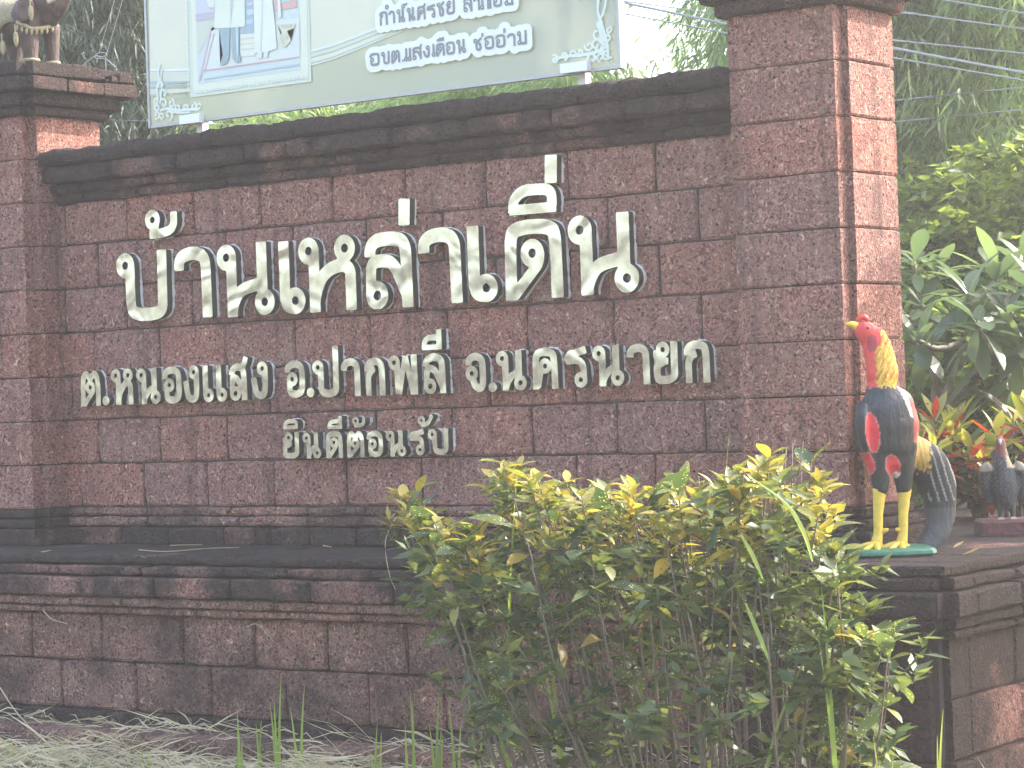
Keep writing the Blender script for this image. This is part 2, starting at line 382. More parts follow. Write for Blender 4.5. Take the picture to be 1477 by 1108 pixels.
# pillars --------------------------------------------------------
def footprint(x0, x1, y0, y1, nx_, ny_, o=0.0):
    """square pillar plan with a re-entrant notch (nx_ wide, ny_ deep) at each corner; o = outward offset"""
    a0, a1, b0, b1 = x0-o, x1+o, y0-o, y1+o
    e = 0.004
    return [(a0+nx_, b0), (a1-nx_, b0), (a1-nx_-e, b0+ny_+e), (a1, b0+ny_), (a1, b1-ny_), (a1-nx_-e, b1-ny_-e), (a1-nx_, b1), (a0+nx_, b1),
            (a0+nx_+e, b1-ny_-e), (a0, b1-ny_), (a0, b0+ny_), (a0+nx_+e, b0+ny_+e)]
def prism_block(name, poly, z0, z1, mat, parent, seed, bev=0.006, jit=0.002, gap=0.0022, rough_top=0.0):
    r = random.Random(seed); n0 = len(poly); P = []
    for i in range(n0):
        a = Vector(poly[i]); b_ = Vector(poly[(i+1) % n0]); k = max(1, int((b_-a).length/0.13))
        for q in range(k): P.append(a.lerp(b_, q/k))
    n = len(P); c = sum(P, Vector((0, 0)))/n
    P = [p + Vector((r.uniform(-jit, jit), r.uniform(-jit, jit))) for p in P]
    V = []
    for (z, s, rr) in ((z0+gap, bev, 0), (z0+gap+bev*1.2, 0, 0), (z1-gap-bev*1.2, 0, 0), (z1-gap, bev, rough_top)):
        for i, p in enumerate(P):
            d = (p-c).normalized(); q = p - d*s*r.uniform(0.7, 1.4)
            V.append(local(parent, (q.x, q.y, z + r.uniform(-0.0012, 0.0012) - (r.uniform(0, rr) if rr else 0))))
    F = []
    for k in range(3):
        for i in range(n):
            i2 = (i+1) % n; F.append((k*n+i, k*n+i2, (k+1)*n+i2, (k+1)*n+i))
    F.append(tuple(range(n))[::-1]); F.append(tuple(3*n+i for i in range(n)))
    return link(name, mesh_np('brick', V, F), mat, parent)
PIL = {'L': (-9.03, -8.505, -0.17, 0.33), 'R': (-4.80, -4.315, -0.17, 0.28)}
pilL = thing('stone_pillar', 'left laterite pillar with wide capital on which the brown elephant statue stands', 'pillar', (-8.77, 0.08, -0.82), 'pillars framing the sign wall')
pilR = thing('stone_pillar', 'right laterite pillar directly behind the tall painted rooster', 'pillar', (-4.56, 0.05, -0.82), 'pillars framing the sign wall')
for key, par in (('L', pilL), ('R', pilR)):
    x0, x1, y0, y1 = PIL[key]
    for k in range(9):
        prism_block('brick', footprint(x0, x1, y0, y1, 0.045 if key == 'L' else 0.024, 0.055 if key == 'L' else 0.066), 0.2*k, 0.2*k+0.2, M['lat'], par, 5000+k+(50 if key == 'R' else 0), jit=0.0018)
    caps = [(1.8, 1.84, 0.035, 'lat_dark'), (1.842, 1.9, 0.07, 'lat_dark'), (1.902, 1.967, 0.118, 'lat_dark'), (1.969, 2.037, 0.113, 'lat_black')]
    if key == 'R': caps = [(1.8, 1.85, 0.04, 'lat_dark'), (1.852, 1.92, 0.08, 'lat_dark'), (1.922, 1.99, 0.125, 'lat_dark'), (1.992, 2.06, 0.12, 'lat_black')]
    for i, (z0, z1, o, mt) in enumerate(caps):
        if key == 'L' and i >= 2:   # the slabs of the left capital are laid in separate stones, some broken
            fx0, fx1, fy0, fy1 = x0-o, x1+o, y0-o, y1+o
            prism_block('brick', [(fx0+.06, fy0), (fx0+0.32, fy0), (fx0+0.32, fy1), (fx0+.06, fy1)], z0, z1, M[mt], par, 5200+i, jit=0.004)
            prism_block('brick', [(fx0+0.325, fy0), (fx1-0.05, fy0), (fx1-0.05, fy0+0.06), (fx1-0.05, fy1), (fx0+0.325, fy1)], z0, z1-0.002, M[mt], par, 5210+i, jit=0.004)
            ys = [fy0+0.055, fy0+0.27, fy0+0.5, fy1-0.02] if i == 2 else [fy0+0.055, fy0+0.15, fy0+0.3, fy0+0.42, fy0+0.47]
            for q in range(len(ys)-1):
                prism_block('brick', [(fx1-0.046, ys[q]), (fx1, ys[q]), (fx1, ys[q+1]-0.003), (fx1-0.046, ys[q+1]-0.003)], z0, z1-0.004*(q % 2), M[mt], par, 5220+i*10+q, jit=0.004, rough_top=0.006)
            if i == 3:
                for q in range(4):
                    yy = fy0+0.5+q*0.055
                    prism_block('brick', [(fx1-0.05-0.02*(q % 2), yy), (fx1-0.008*q, yy+0.006), (fx1-0.012, yy+0.05), (fx1-0.05, yy+0.045)], z0, z0+0.02+0.016*((q*7) % 3), M[mt], par, 5260+q, jit=0.006, rough_top=0.012)
        else:
            prism_block('brick', footprint(x0, x1, y0, y1, 0.045, 0.055, o), z0, z1, M[mt], par, 5200+i, jit=0.003, bev=0.008)
    # plinth bands round the pillar foot
    for i, (z0, z1, o) in enumerate([(-0.04, 0.0, 0.018), (-0.085, -0.042, 0.032), (-0.166, -0.087, 0.05)]):
        prism_block('plinth_brick', footprint(x0, x1, y0, y1, 0.045, 0.055, o), z0, z1, M['lat_dark'], par, 5300+i+(9 if key == 'R' else 0), jit=0.003)
mb = MB(); x0, x1, y0, y1 = PIL['L']; mb.add(*box_vf(x0+.06, x1-.06, y0+.07, y1-.07, -0.16, 2.02)); link('mortar_core', mesh_np('core', [local(pilL, v) for v in mb.v], mb.f), M['mortar'], pilL)
mb = MB(); x0, x1, y0, y1 = PIL['R']; mb.add(*box_vf(x0+.06, x1-.06, y0+.07, y1-.07, -0.16, 2.02)); link('mortar_core', mesh_np('core', [local(pilR, v) for v in mb.v], mb.f), M['mortar'], pilR)

# plinth of the panel
pl = [(-0.04, 0.0, -0.015, [120, 211, 330, 442, 525, 640, 760, 880, 1000], 740, 'lat_low'),
      (-0.085, -0.042, -0.03, [120, 211, 343, 445, 520, 600, 740, 860, 990], 752, 'lat_low'),
      (-0.168, -0.087, -0.05, [92, 173, 240, 320, 369, 387, 444, 512, 575, 690, 800, 910, 1020], 772, 'lat_dark')]
for ci, (z0, z1, y0, js, row, mt) in enumerate(pl):
    xs = [X_L] + [PX(j, y0, row) for j in js] + [X_R]
    for i in range(len(xs)-1):
        if xs[i+1]-xs[i] < 0.02: continue
        face_block('plinth_brick', xs[i], xs[i+1], z0, z1, wp(y0), 0.05+abs(y0), M[mt], wall, 1200+ci*50+i, gap=0.0015, bev=0.009, jit=0.005)

# terrace -------------------------------------------------------
base = thing('stone_terrace', 'low dark laterite terrace with moulded edge, running under the wall and pillars', 'terrace', (-6.6, 0.6, -1.0))
TX0, TX1, TY0, TY1 = -10.3, -3.745, -0.64, 2.6
bands = [(-0.204, -0.166, 0.0, 'lat_black', [(60, 0), (190, 0), (300, 0), (430, 0), (520, 0)]),
         (-0.248, -0.205, 0.02, 'lat_dark', None), (-0.336, -0.25, 0.05, 'lat_dark', [113, 220, 330, 445, 565, 690, 810, 930, 1050, 1150]),
         (-0.378, -0.338, 0.025, 'lat_low', [20, 100, 175, 284, 393, 513, 620, 740, 850, 990, 1110]), (-0.412, -0.38, 0.008, 'lat_low', [60, 186, 282, 416, 520, 640, 760, 870, 1000, 1120]),
         (-0.614, -0.414, -0.03, 'lat_low', [45, 146, 262, 366, 470, 585, 700, 820, 940, 1065, 1180]), (-0.82, -0.616, -0.03, 'lat_low', [89, 196, 303, 412, 530, 640, 760, 880, 1010, 1130]),
         (-1.06, -0.822, -0.01, 'lat_dark', [30, 150, 260, 380, 500, 620, 740, 880, 1000, 1130])]
for bi, (z0, z1, o, mt, js) in enumerate(bands):
    yf, xr = TY0-o, TX1+o
    if js is None or isinstance(js[0], tuple):
        js = [40+bi*30+112*i+((i*37+bi*11) % 29) for i in range(11)]
    row = {0: 810, 1: 825, 2: 850, 3: 872, 4: 884, 5: 925, 6: 995, 7: 1060}[bi]
    xs = [TX0] + sorted(x for x in [-9.9, -9.45, -9.0]+[PX(j, yf, row) for j in js] if x < xr-0.2 and x > TX0+.1) + [xr-0.05]
    xs2 = [xs[0]]
    for x in xs[1:]:
        if x-xs2[-1] > 0.07: xs2.append(x)
    for i in range(len(xs2)-1):
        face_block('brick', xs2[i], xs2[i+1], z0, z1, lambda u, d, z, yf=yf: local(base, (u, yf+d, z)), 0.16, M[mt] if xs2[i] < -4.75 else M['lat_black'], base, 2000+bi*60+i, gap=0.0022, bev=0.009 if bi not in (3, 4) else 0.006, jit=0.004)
    # redented corner block, then the right flank
    c = [(xr-0.05, yf), (xr-0.045, yf+0.06), (xr, yf+0.055), (xr, yf+0.2), (xr-0.16, yf+0.2), (xr-0.16, yf+0.002)]
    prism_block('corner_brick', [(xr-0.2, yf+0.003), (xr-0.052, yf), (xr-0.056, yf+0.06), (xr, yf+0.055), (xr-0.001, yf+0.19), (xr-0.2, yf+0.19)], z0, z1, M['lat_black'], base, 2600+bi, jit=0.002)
    y = yf+0.19; q = 0; r = random.Random(bi*3+1)
    while y < TY1:
        w_ = r.uniform(0.3, 0.46) if bi not in (0,) else r.uniform(0.35, 0.6)
        y2 = min(y+w_, TY1)
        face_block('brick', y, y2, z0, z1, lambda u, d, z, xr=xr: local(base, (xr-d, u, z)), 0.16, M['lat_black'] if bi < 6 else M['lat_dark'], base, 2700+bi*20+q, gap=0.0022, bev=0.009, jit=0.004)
        y = y2; q += 1
V, F = box_vf(TX0, TX1-0.06, TY0+0.06, TY1, -1.05, -0.175); link('fill', mesh_np('fill', [local(base, v) for v in V], F), M['mortar'], base)
# top paving of the terrace: large slabs, dark with lichen
r = random.Random(5); y = TY0+0.012; ri = 0
while y < TY1-0.05:
    y2 = min(y+(0.30 if ri else 0.16), TY1); x = TX0; q = 0
    while x < TX1-0.02:
        x2 = x+r.uniform(0.36, 0.5)
        if x2 > TX1-0.2: x2 = TX1-0.004
        prism_block('paving_slab', [(x, y), (x2, y), (x2, y2), (x, y2)], -0.2, -0.163+r.uniform(-0.003, 0.0), M['lat_black'] if r.random() < 0.7 else M['lat_dark'], base, 3000+ri*40+q, bev=0.004, jit=0.002, gap=0.001)
        x = x2; q += 1
    y = y2; ri += 1
# lower step at the foot of the terrace
step = thing('foundation_step', 'half buried dark stone step along the foot of the terrace', 'step', (-6.6, -0.75, -1.0))
r = random.Random(9); x = -10.2; q = 0
while x < -3.6:
    x2 = x+r.uniform(0.35, 0.6)
    prism_block('brick', [(x, -0.84), (x2, -0.84), (x2, -0.62), (x, -0.62)], -1.06, -0.868+r.uniform(-0.008, 0.0), M['lat_low'], step, 3900+q, bev=0.012, jit=0.008, gap=0.003); x = x2; q += 1

# ------------------------------------------------------------------ Thai letter shapes (strokes -> outline)
def G(name, W_, H, w):
    """strokes of one letter in a W_ x H box with stroke width w: list of ('p', width, pts) and ('o', cx, cy)"""
    R = 0.97*w; s1 = 2*R-0.5*w; h = 0.5*w; P = lambda *pts, k=1.0: ('p', w*k, list(pts)); O = lambda x, y, k=1.0: ('o', x, y, k)
    top = [(h, .69*H), (h, .78*H), (.75*w, H-.75*w), (1.4*w, H-h)]
    arch = top + [(W_-1.5*w, H-h), (W_-.75*w, H-.75*w), (W_-h, H-1.5*w)]
    if name == 'bo': return [O(R, H-R), P((s1, H-R), (s1, 1.6*w), (s1+.12*w, .8*w), (s1+.9*w, h), (W_-1.5*w, h), (W_-.65*w, .72*w), (W_-h, 1.5*w), (W_-h, H))]
    if name == 'po': return [O(R, H-R), P((s1, H-R), (s1, 1.6*w), (s1+.12*w, .8*w), (s1+.9*w, h), (W_-1.5*w, h), (W_-.65*w, .72*w), (W_-h, 1.5*w), (W_-h, H*1.36))]
    if name == 'no': return [O(R, H-R), P((s1, H-R), (s1, 0)), O(W_-R, R), P((W_-1.15*w, 1.5*R), (W_-1.15*w, H)), P((s1-.1*w, .1*w), (s1+.25*w, .22*H), (s1+.9*w, .37*H), (W_-1.7*w, .42*H), (W_-1.15*w, .44*H), k=.93)]
    if name == 'ho': return [O(R, H-R), P((s1, H-R), (s1, 0)), O(W_-R, H-R, 1.0), P((s1-.1*w, .1*w), (s1+.2*w, .3*H), (s1+1.0*w, .53*H), (W_-1.3*w, .62*H), (W_-h, .55*H), (W_-h, .4*H), (W_-h, 0), k=.97)]
    if name == 'aa': return [P((h, .68*H), (h, .80*H), (.8*w, H-.7*w), (1.5*w, H-h), (W_-1.4*w, H-h), (W_-.7*w, H-.8*w), (W_-h, H-1.6*w), (W_-h, 0))]
    if name == 'e': return [P((h, H), (h, R)), O(W_-R, R), P((.42*w, R*1.3), (.45*w, .75*R), (.85*w, .4*w), (W_-R, .34*w), k=.68)]
    if name in ('lo', 'so'):
        g = [P(*arch, (W_-h, 0)), P((W_-.55*w, .16*H), (W_-1.2*w, .42*H), (W_-1.7*w, .58*H), (W_-2.4*w, .63*H), (.62*w, .62*H), (h, .42*H), (h, R), k=.93), O(R*1.06, R, 1.06)]
        if name == 'so': g.append(P((W_-1.1*w, H-1.0*w), (W_-.4*w, H-.2*w), (W_-.05*w, H+.16*H), k=.85))
        return g
    if name == 'do': return [P((h, 0), (h, H-1.3*w), (.9*w, H-h), (W_-.9*w, H-h), (W_-h, H-1.3*w), (W_-h, 0)), O(W_*.485, .575*H), P((W_*.485+.6*w, .58*H), (W_*.485+.5*w, .42*H), (.75*w, .06*H), k=.85)]
    if name == 'to': return [P((h, 0), (h, H-1.5*w), (.9*w, H-.5*w), (W_*.34, H-.42*w), (W_*.5, H-1.3*w), (W_*.66, H-.42*w), (W_-.9*w, H-.5*w), (W_-h, H-1.5*w), (W_-h, 0), k=.95), O(W_*.485, .53*H), P((W_*.485+.6*w, .53*H), (W_*.485+.5*w, .38*H), (.75*w, .06*H), k=.85)]
    if name in ('kho', 'sho'):
        g = [P((h, 0), (h, H-1.3*w), (.9*w, H-h), (W_-.9*w, H-h), (W_-h, H-1.3*w), (W_-h, 0)), O(W_*.5, .56*H), P((W_*.5-.6*w, .56*H), (W_*.5-.75*w, .38*H), (.8*w, .05*H), k=.85)]
        if name == 'sho': g.append(P((W_-1.1*w, H-w), (W_, H*1.12), k=.9))
        return g
    if name == 'o': return [P(*arch, (W_-h, 1.5*w), (W_-.75*w, .75*w), (W_-1.5*w, h), (1.5*w, h), (.85*w, .8*w), (.8*w, 1.5*w), (.85*w, .45*H)), O(R+.32*w, .5*H)]
    if name == 'ngo': return [O(W_-R, H-R), P((W_-h, H-R), (W_-h, 1.3*w), (W_-.9*w, h), (W_-1.9*w, .6*w), (W_-2.3*w, .24*H), (.4*w, .58*H))]
    if name == 'ko': return [P(*[(h, .66*H), (h, .78*H), (.75*w, H-.75*w), (1.4*w, H-h)], (W_-1.4*w, H-h), (W_-.75*w, H-.75*w), (W_-h, H-1.5*w), (W_-h, 0)), P((1.75*w, .70*H), (1.1*w, .66*H), (.6*w, .5*H), (.62*w, .3*H), (.62*w, 0), k=.95)]
    if name == 'pho': return [O(R, H-R), P((s1, H-R), (s1+.15*w, .2*w)), P((s1+.25*w, .02*H), (W_*.6, .97*H), k=.85), P((W_*.6, .97*H), (W_-.75*w, .02*H), k=.85), P((W_-h, 0), (W_-h, H))]
    if name == 'cho': return [P(*arch, (W_-h, 1.3*w), (W_-.8*w, h), (W_-1.6*w, .6*w), (W_-2.1*w, .3*H), (W_-2.1*w, .42*H)), O(R, .48*H), P((R+.2*w, .50*H-.3*w), (W_-2.1*w, .36*H), k=.9)]
    if name == 'ro': return [P((.35*w, .64*H), (.7*w, .82*H), (1.5*w, H-.9*w), (W_-.1*w, H-.45*w), k=.95), P((.25*w, .66*H), (1.5*w, .67*H), (W_-.9*w, .64*H), (W_-h, .5*H), (W_-h, R), k=.95), O(W_-R, R)]
    if name == 'yo': return [O(R+.5*w, H-R), P((.55*w, H-1.1*R), (.45*w, .66*H), (.9*w, .55*H), (2.2*w, .54*H), k=.85), P((1.6*w, .53*H), (.6*w, .46*H), (.55*w, .25*H), (.75*w, h), (1.6*w, h), (W_-1.3*w, h), (W_-h, .9*w), (W_-h, 1.6*w), (W_-h, H))]
    if name == 'mo': return [O(R, H-R), P((s1, H-R), (s1, 1.2*w)), O(R+.1*w, R), P((s1-.1*w, .9*w), (W_*.6, .45*w), (W_-h, .55*w)), P((W_-h, 0), (W_-h, H))]
    if name == 'chang': return [O(R, H-R), P((s1, H-R), (s1, h), (W_-1.2*w, h), (W_-1.1*w, .5*H), (W_-2.6*w, .74*H)), P((W_-2.4*w, .74*H), (W_-h, H), k=.9)]
    if name == 'thahan': return [O(R, H-R), P((s1, H-R), (s1, 0)), P((s1, .5*H), (W_*.6, H-h), (W_-h, H-h), (W_-h, H-2*w), (W_-h, 0))]
    if name == 'dot': return [('d', W_/2, H/2, H/2*0.98)]
    if name == 'mai_ek': return [P((W_/2+.1*w, H), (W_/2, 0))]
    if name == 'mai_tho': return [O(R, H-R), P((2*R-.3*w, H-R), (R+.4*w, .28*H), (R-.3*w, h*.9), k=.62), P((R-.4*w, .42*w), (W_*.5, .42*w), (W_-h, .3*H), (W_-h, .86*H), k=.9)]
    if name == 'han': return [O(R, H-R*1.05), P((R*.8, h*.9), (W_*.55, h), (W_-.9*w, .5*H), (W_-.35*w, H), k=.9)]
    if name in ('i', 'ii', 'uee'):
        d = .4*w
        g = [P((.1*w, d), (W_-.1*w, d), k=.8), P((.45*w, .5*d), (.5*w, .5*H), (W_*.3, H-.5*w), (W_*.55, H-.45*w), (W_-.5*w, .75*H), (W_-h, .5*w), k=.92)]
        if name == 'ii': g.append(P((W_-h, 0), (W_-h, H*1.3)))
        if name == 'uee': g += [P((W_-h, 0), (W_-h, H*1.3)), P((W_-1.9*w, .5*H), (W_-1.9*w, H*1.3))]
        return g
    if name == 'ring': return [('o', W_/2, H/2, 1.0)]
    raise KeyError(name)

def chaikin(P, it=3, cut=0.25):
    P = [np.array(p, float) for p in P]
    for _ in range(it):
        Q = [P[0]]
        for a, b_ in zip(P[:-1], P[1:]): Q += [a*(1-cut)+b_*cut, a*cut+b_*(1-cut)]
        Q[1:2] = [] if len(P) == 2 else Q[1:2]
        Q.append(P[-1]); P = Q
    return P
def sdf_glyph(prims, w, X, Y):
    D = D0 = np.full(X.shape, 9.0)
    for pr in prims:
        D0 = D
        if pr[0] == 'p': D = np.full(X.shape, 9.0)
        if pr[0] == 'o':
            r = np.hypot(X-pr[1], Y-pr[2]); rc = 0.645*w*pr[3]; D = np.minimum(D, np.abs(r-rc)-0.325*w)
        elif pr[0] == 'd':
            D = np.minimum(D, np.hypot(X-pr[1], Y-pr[2])-pr[3])
        else:
            h = pr[1]/2; P = chaikin(pr[2]) if len(pr[2]) > 2 else [np.array(p, float) for p in pr[2]]
            for i in range(len(P)-1):
                a, b_ = P[i], P[i+1]; d = b_-a; L = math.hypot(*d)
                if L < 1e-7: continue
                tx = ((X-a[0])*d[0]+(Y-a[1])*d[1])/L; nn = np.abs((X-a[0])*-d[1]+(Y-a[1])*d[0])/L
                qx = np.maximum(-tx, tx-L); qy = nn-h
                D = np.minimum(D, np.where((qx > 0) & (qy > 0), np.hypot(qx, qy), np.maximum(qx, qy)))
                if i > 0: D = np.minimum(D, np.hypot(X-a[0], Y-a[1])-h)
            if len(P) > 2:   # square-cut ends
                for a, c2 in ((P[0], P[1]), (P[-1], P[-2])):
                    d = (c2-a)/max(1e-9, math.hypot(*(c2-a))); tx = (X-a[0])*d[0]+(Y-a[1])*d[1]
                    D = np.where((tx < 0) & (np.hypot(X-a[0], Y-a[1]) < 1.5*h), np.maximum(D, -tx), D)
            D = np.minimum(D, D0)
    # holes of the loops stay open
    for pr in prims:
        if pr[0] == 'o': D = np.maximum(D, 0.3*w*pr[3]-np.hypot(X-pr[1], Y-pr[2]))
    return D
def contours(D, x0, y0, st):
    """marching squares, closed loops of the zero level"""
    ins = D < 0; H_, W_ = D.shape
    c = ins[:-1, :-1]*1 + ins[:-1, 1:]*2 + ins[1:, 1:]*4 + ins[1:, :-1]*8
    seg = {}
    tbl = {1: [(3, 0)], 2: [(0, 1)], 3: [(3, 1)], 4: [(1, 2)], 5: [(3, 0), (1, 2)], 6: [(0, 2)], 7: [(3, 2)], 8: [(2, 3)], 9: [(2, 0)], 10: [(2, 3), (0, 1)], 11: [(2, 1)], 12: [(1, 3)], 13: [(1, 0)], 14: [(0, 3)]}
    def key(i, j, e): return [('h', i, j), ('v', i, j+1), ('h', i+1, j), ('v', i, j)][e]
    for i, j in zip(*np.nonzero((c > 0) & (c < 15))):
        for a, b_ in tbl[int(c[i, j])]: seg[key(i, j, a)] = key(i, j, b_)
    def pt(k):
        t_, i, j = k
        if t_ == 'h': a, b_ = D[i, j], D[i, j+1]; return (x0+st*(j+a/(a-b_)), y0+st*i)
        a, b_ = D[i, j], D[i+1, j]; return (x0+st*j, y0+st*(i+a/(a-b_)))
    loops = []
    while seg:
        k0, nx_ = seg.popitem(); L = [k0]; k = nx_
        while k != k0 and k in seg:
            L.append(k); k = seg.pop(k)
        P = [pt(q) for q in L]
        # drop collinear points
        Q = []
        for i in range(len(P)):
            a, b_, d = P[i-1], P[i], P[(i+1) % len(P)]
            ar = abs((b_[0]-a[0])*(d[1]-a[1])-(b_[1]-a[1])*(d[0]-a[0]))
            if ar > st*st*0.02: Q.append(b_)
        if len(Q) > 3: loops.append(Q)
    return loops
def fill_mesh(name, loops, depth, bevel=0.0):
    """filled outline in the x-z plane, front at y=0, extruded backwards"""
    cu = bpy.data.curves.new(name, 'CURVE'); cu.dimensions = '2D'; cu.fill_mode = 'BOTH' if depth else 'FRONT'
    cu.extrude = depth/2; cu.bevel_depth = bevel
    for L in loops:
        sp = cu.splines.new('POLY'); sp.points.add(len(L)-1)
        sp.points.foreach_set('co', np.array([(x, y, 0, 1) for x, y in L], np.float32).ravel()); sp.use_cyclic_u = True
    ob = bpy.data.objects.new(name, cu); C.objects.link(ob)
    dg = bpy.context.evaluated_depsgraph_get(); me = bpy.data.meshes.new_from_object(ob.evaluated_get(dg))
    bpy.data.objects.remove(ob); bpy.data.curves.remove(cu)
    me.name = name
    me.transform(Matrix(((1, 0, 0, 0), (0, 0, -1, depth/2), (0, 1, 0, 0), (0, 0, 0, 1))))
    return me
LETTER_Y = -0.045
ORD = ['first', 'second', 'third', 'fourth', 'fifth', 'sixth', 'seventh', 'eighth', 'ninth', 'tenth', 'eleventh', 'twelfth', 'thirteenth', 'fourteenth', 'fifteenth', 'sixteenth', 'seventeenth', 'eighteenth', 'nineteenth', 'twentieth', 'twenty-first', 'twenty-second', 'twenty-third', 'twenty-fourth']
MARK = {'mai_tho': 'tick-and-loop tone mark', 'mai_ek': 'short upright tone bar', 'i': 'half-round vowel mark', 'ii': 'half-round vowel mark with upright tick', 'han': 'curled vowel mark'}
NAMES = {'bo': 'cup-shaped letter bo', 'aa': 'hook-shaped letter aa', 'no': 'two-loop letter no', 'e': 'narrow letter e with loop at foot', 'ho': 'two-loop letter ho', 'lo': 'letter lo', 'do': 'arched letter do', 'to': 'notched-top letter to', 'dot': 'round dot', 'o': 'letter o', 'ngo': 'V-footed letter ngo', 'so': 'tailed letter so', 'po': 'tall-stemmed letter po', 'ko': 'beaked arch letter ko', 'pho': 'zigzag letter pho', 'cho': 'letter cho', 'kho': 'arched letter kho', 'ro': 'letter ro', 'yo': 'letter yo'}
ln1 = [('mai_tho', 209.3, 256.2, 343.5, 301.2), ('bo', 168.6, 241.4, 463.5, 363.0), ('aa', 252, 305, 459.1, 355.8), ('no', 313.4, 395, 456.3, 350.5), ('e', 402.9, 439.3, 453.4, 347.2), ('ho', 431.3, 513.2, 449.6, 340.6), ('lo', 526.5, 594.7, 445.0, 334), ('mai_ek', 573, 591, 325.4, 286.5), ('aa', 603.8, 665.8, 438.6, 328.2), ('e', 674.9, 716.7, 436.3, 324.8), ('do', 727.5, 811.4, 431.5, 316), ('i', 732.3, 803.3, 308.5, 264.6), ('mai_ek', 784.3, 802.7, 264.4, 223.4), ('no', 820, 920.7, 424.6, 308.0)]
ln2 = [('to', 116.2, 145, 586, 535), ('dot', 147.7, 158, 585, 571), ('ho', 160.3, 191.8, 584, 532), ('no', 197, 231, 583, 531), ('o', 234.5, 262, 582.4, 528.8), ('ngo', 265, 287.3, 581.4, 527), ('e', 292.6, 307.6, 580.4, 527), ('e', 311.7, 327, 579.8, 526), ('so', 331, 356, 577.7, 524), ('ngo', 362.4, 386.4, 576.3, 521.5),
       ('o', 411, 440, 574, 520), ('dot', 442.8, 453, 573.3, 559), ('po', 451, 489, 573.3, 519), ('aa', 492.4, 519.7, 571.6, 516.6), ('ko', 525.9, 555.4, 570.9, 515.8), ('pho', 560.5, 602, 569.8, 512), ('lo', 610.7, 642.6, 567.7, 509.6), ('ii', 608, 637, 504.7, 482.3),
       ('cho', 671.6, 701, 566.5, 508.6), ('dot', 705.5, 715.8, 566, 551), ('no', 715.8, 759, 563.9, 505.5), ('kho', 768, 804.6, 561.3, 502), ('ro', 814.4, 846.5, 559.3, 499.6), ('no', 854.8, 899.8, 557, 498), ('aa', 904.4, 937.3, 554.9, 495.7), ('yo', 941.7, 977.7, 554.1, 492.6), ('ko', 986.7, 1024, 552.3, 491)]
ln3 = [('yo', 407.6, 431.3, 661.5, 623.6), ('i', 408.4, 429.8, 619.2, 604.6), ('no', 436.4, 463, 661.5, 624), ('do', 470, 494.3, 661, 621.7), ('ii', 472, 493.3, 618.9, 604.6), ('to', 500, 525.5, 659.6, 621.7), ('mai_tho', 508, 527, 616.6, 600.9), ('o', 529, 552.5, 659.6, 621.3), ('no', 556.8, 585.3, 658.7, 620.8), ('ro', 590, 611.8, 657, 618.9), ('han', 602.3, 625, 616, 599), ('bo', 617.5, 646.9, 656.2, 618.5)]
def letter(row, i, nm, x0p, x1p, yb, yt, w, group):
    xc = (x0p+x1p)/2; ym = (yb+yt)/2
    xl = at(x0p, ym, y=LETTER_Y).x; xr = at(x1p, ym, y=LETTER_Y).x; zb = at(xc, yb, y=LETTER_Y).z; zt = at(xc, yt, y=LETTER_Y).z
    W_, H = xr-xl, zt-zb
    if nm == 'mai_ek': w = min(w, W_)
    if nm in ('mai_tho', 'han', 'i', 'ii') : w = w*0.86 if nm != 'mai_tho' else w*0.8
    prims = G(nm, W_, H, w); st = w/11
    ext = 0.45*H if nm in ('po', 'ii', 'so') else 0.1*H
    xs = np.arange(-.4*w, W_+.4*w, st); ys = np.arange(-.4*w, H+ext+.3*w, st); X, Y = np.meshgrid(xs, ys)
    D = sdf_glyph(prims, w, X, Y); D = np.maximum(D, -Y)
    if nm in ('pho', 'mo', 'do', 'to', 'kho'): D = np.maximum(D, Y-H)
    face = fill_mesh('letter', contours(D, xs[0], ys[0], st), 0.034)
    if row == 0: face_lab = 'large'
    else: face_lab = ('medium-sized', 'small')[row-1]
    word = ('top line', 'middle line', 'bottom line')[row]
    nmtxt = NAMES.get(nm) or MARK[nm]
    nmtxt = nmtxt.replace('narrow letter e with loop at foot', 'narrow letter e').replace(' with upright tick', ' and tick')
    lab = '%s steel %s, %s from left in the %s' % (face_lab, nmtxt, ORD[i] if i < 24 else ('twenty-fifth', 'twenty-sixth', 'twenty-seventh')[i-24], word)
    o = link('steel_letter', face, M['steel']); o.location = (xl, LETTER_Y, zb)
    face.materials.append(M['steel_side'])
    for pl_ in face.polygons:
        if abs(pl_.normal.y) < 0.5: pl_.material_index = 1
    tag(o, lab, 'letter', group)
    rs_ = np.random.RandomState(i+row*50)
    nz_ = np.zeros(D.shape)
    for s_ in (5, 2):
        g_ = rs_.uniform(-1, 1, (D.shape[0]//s_+2, D.shape[1]//s_+2)); nz_ += np.kron(g_, np.ones((s_, s_)))[:D.shape[0], :D.shape[1]]*(0.5 if s_ == 5 else 0.35)
    k_ = np.ones(3)/3; nz_ = np.apply_along_axis(lambda v: np.convolve(v, k_, 'same'), 0, np.apply_along_axis(lambda v: np.convolve(v, k_, 'same'), 1, nz_))
    glue = fill_mesh('glue_bead', contours(D-0.0002+nz_*0.0075, xs[0], ys[0], st), 0.015)
    go = link('glue_bead', glue, M['glue'], o); go.location = (0, 0.032, 0)
order = lambda L: sorted(L, key=lambda q: (q[1]+q[2])/2)
for row, (L, w, grp) in enumerate(((ln1, 0.0585, 'steel letters of the top line'), (ln2, 0.0315, 'steel letters of the middle line'), (ln3, 0.0235, 'steel letters of the bottom line'))):
    for i, (nm, a, b_, c, d) in enumerate(order(L)): letter(row, i, nm, a, b_, c, d, w, grp)

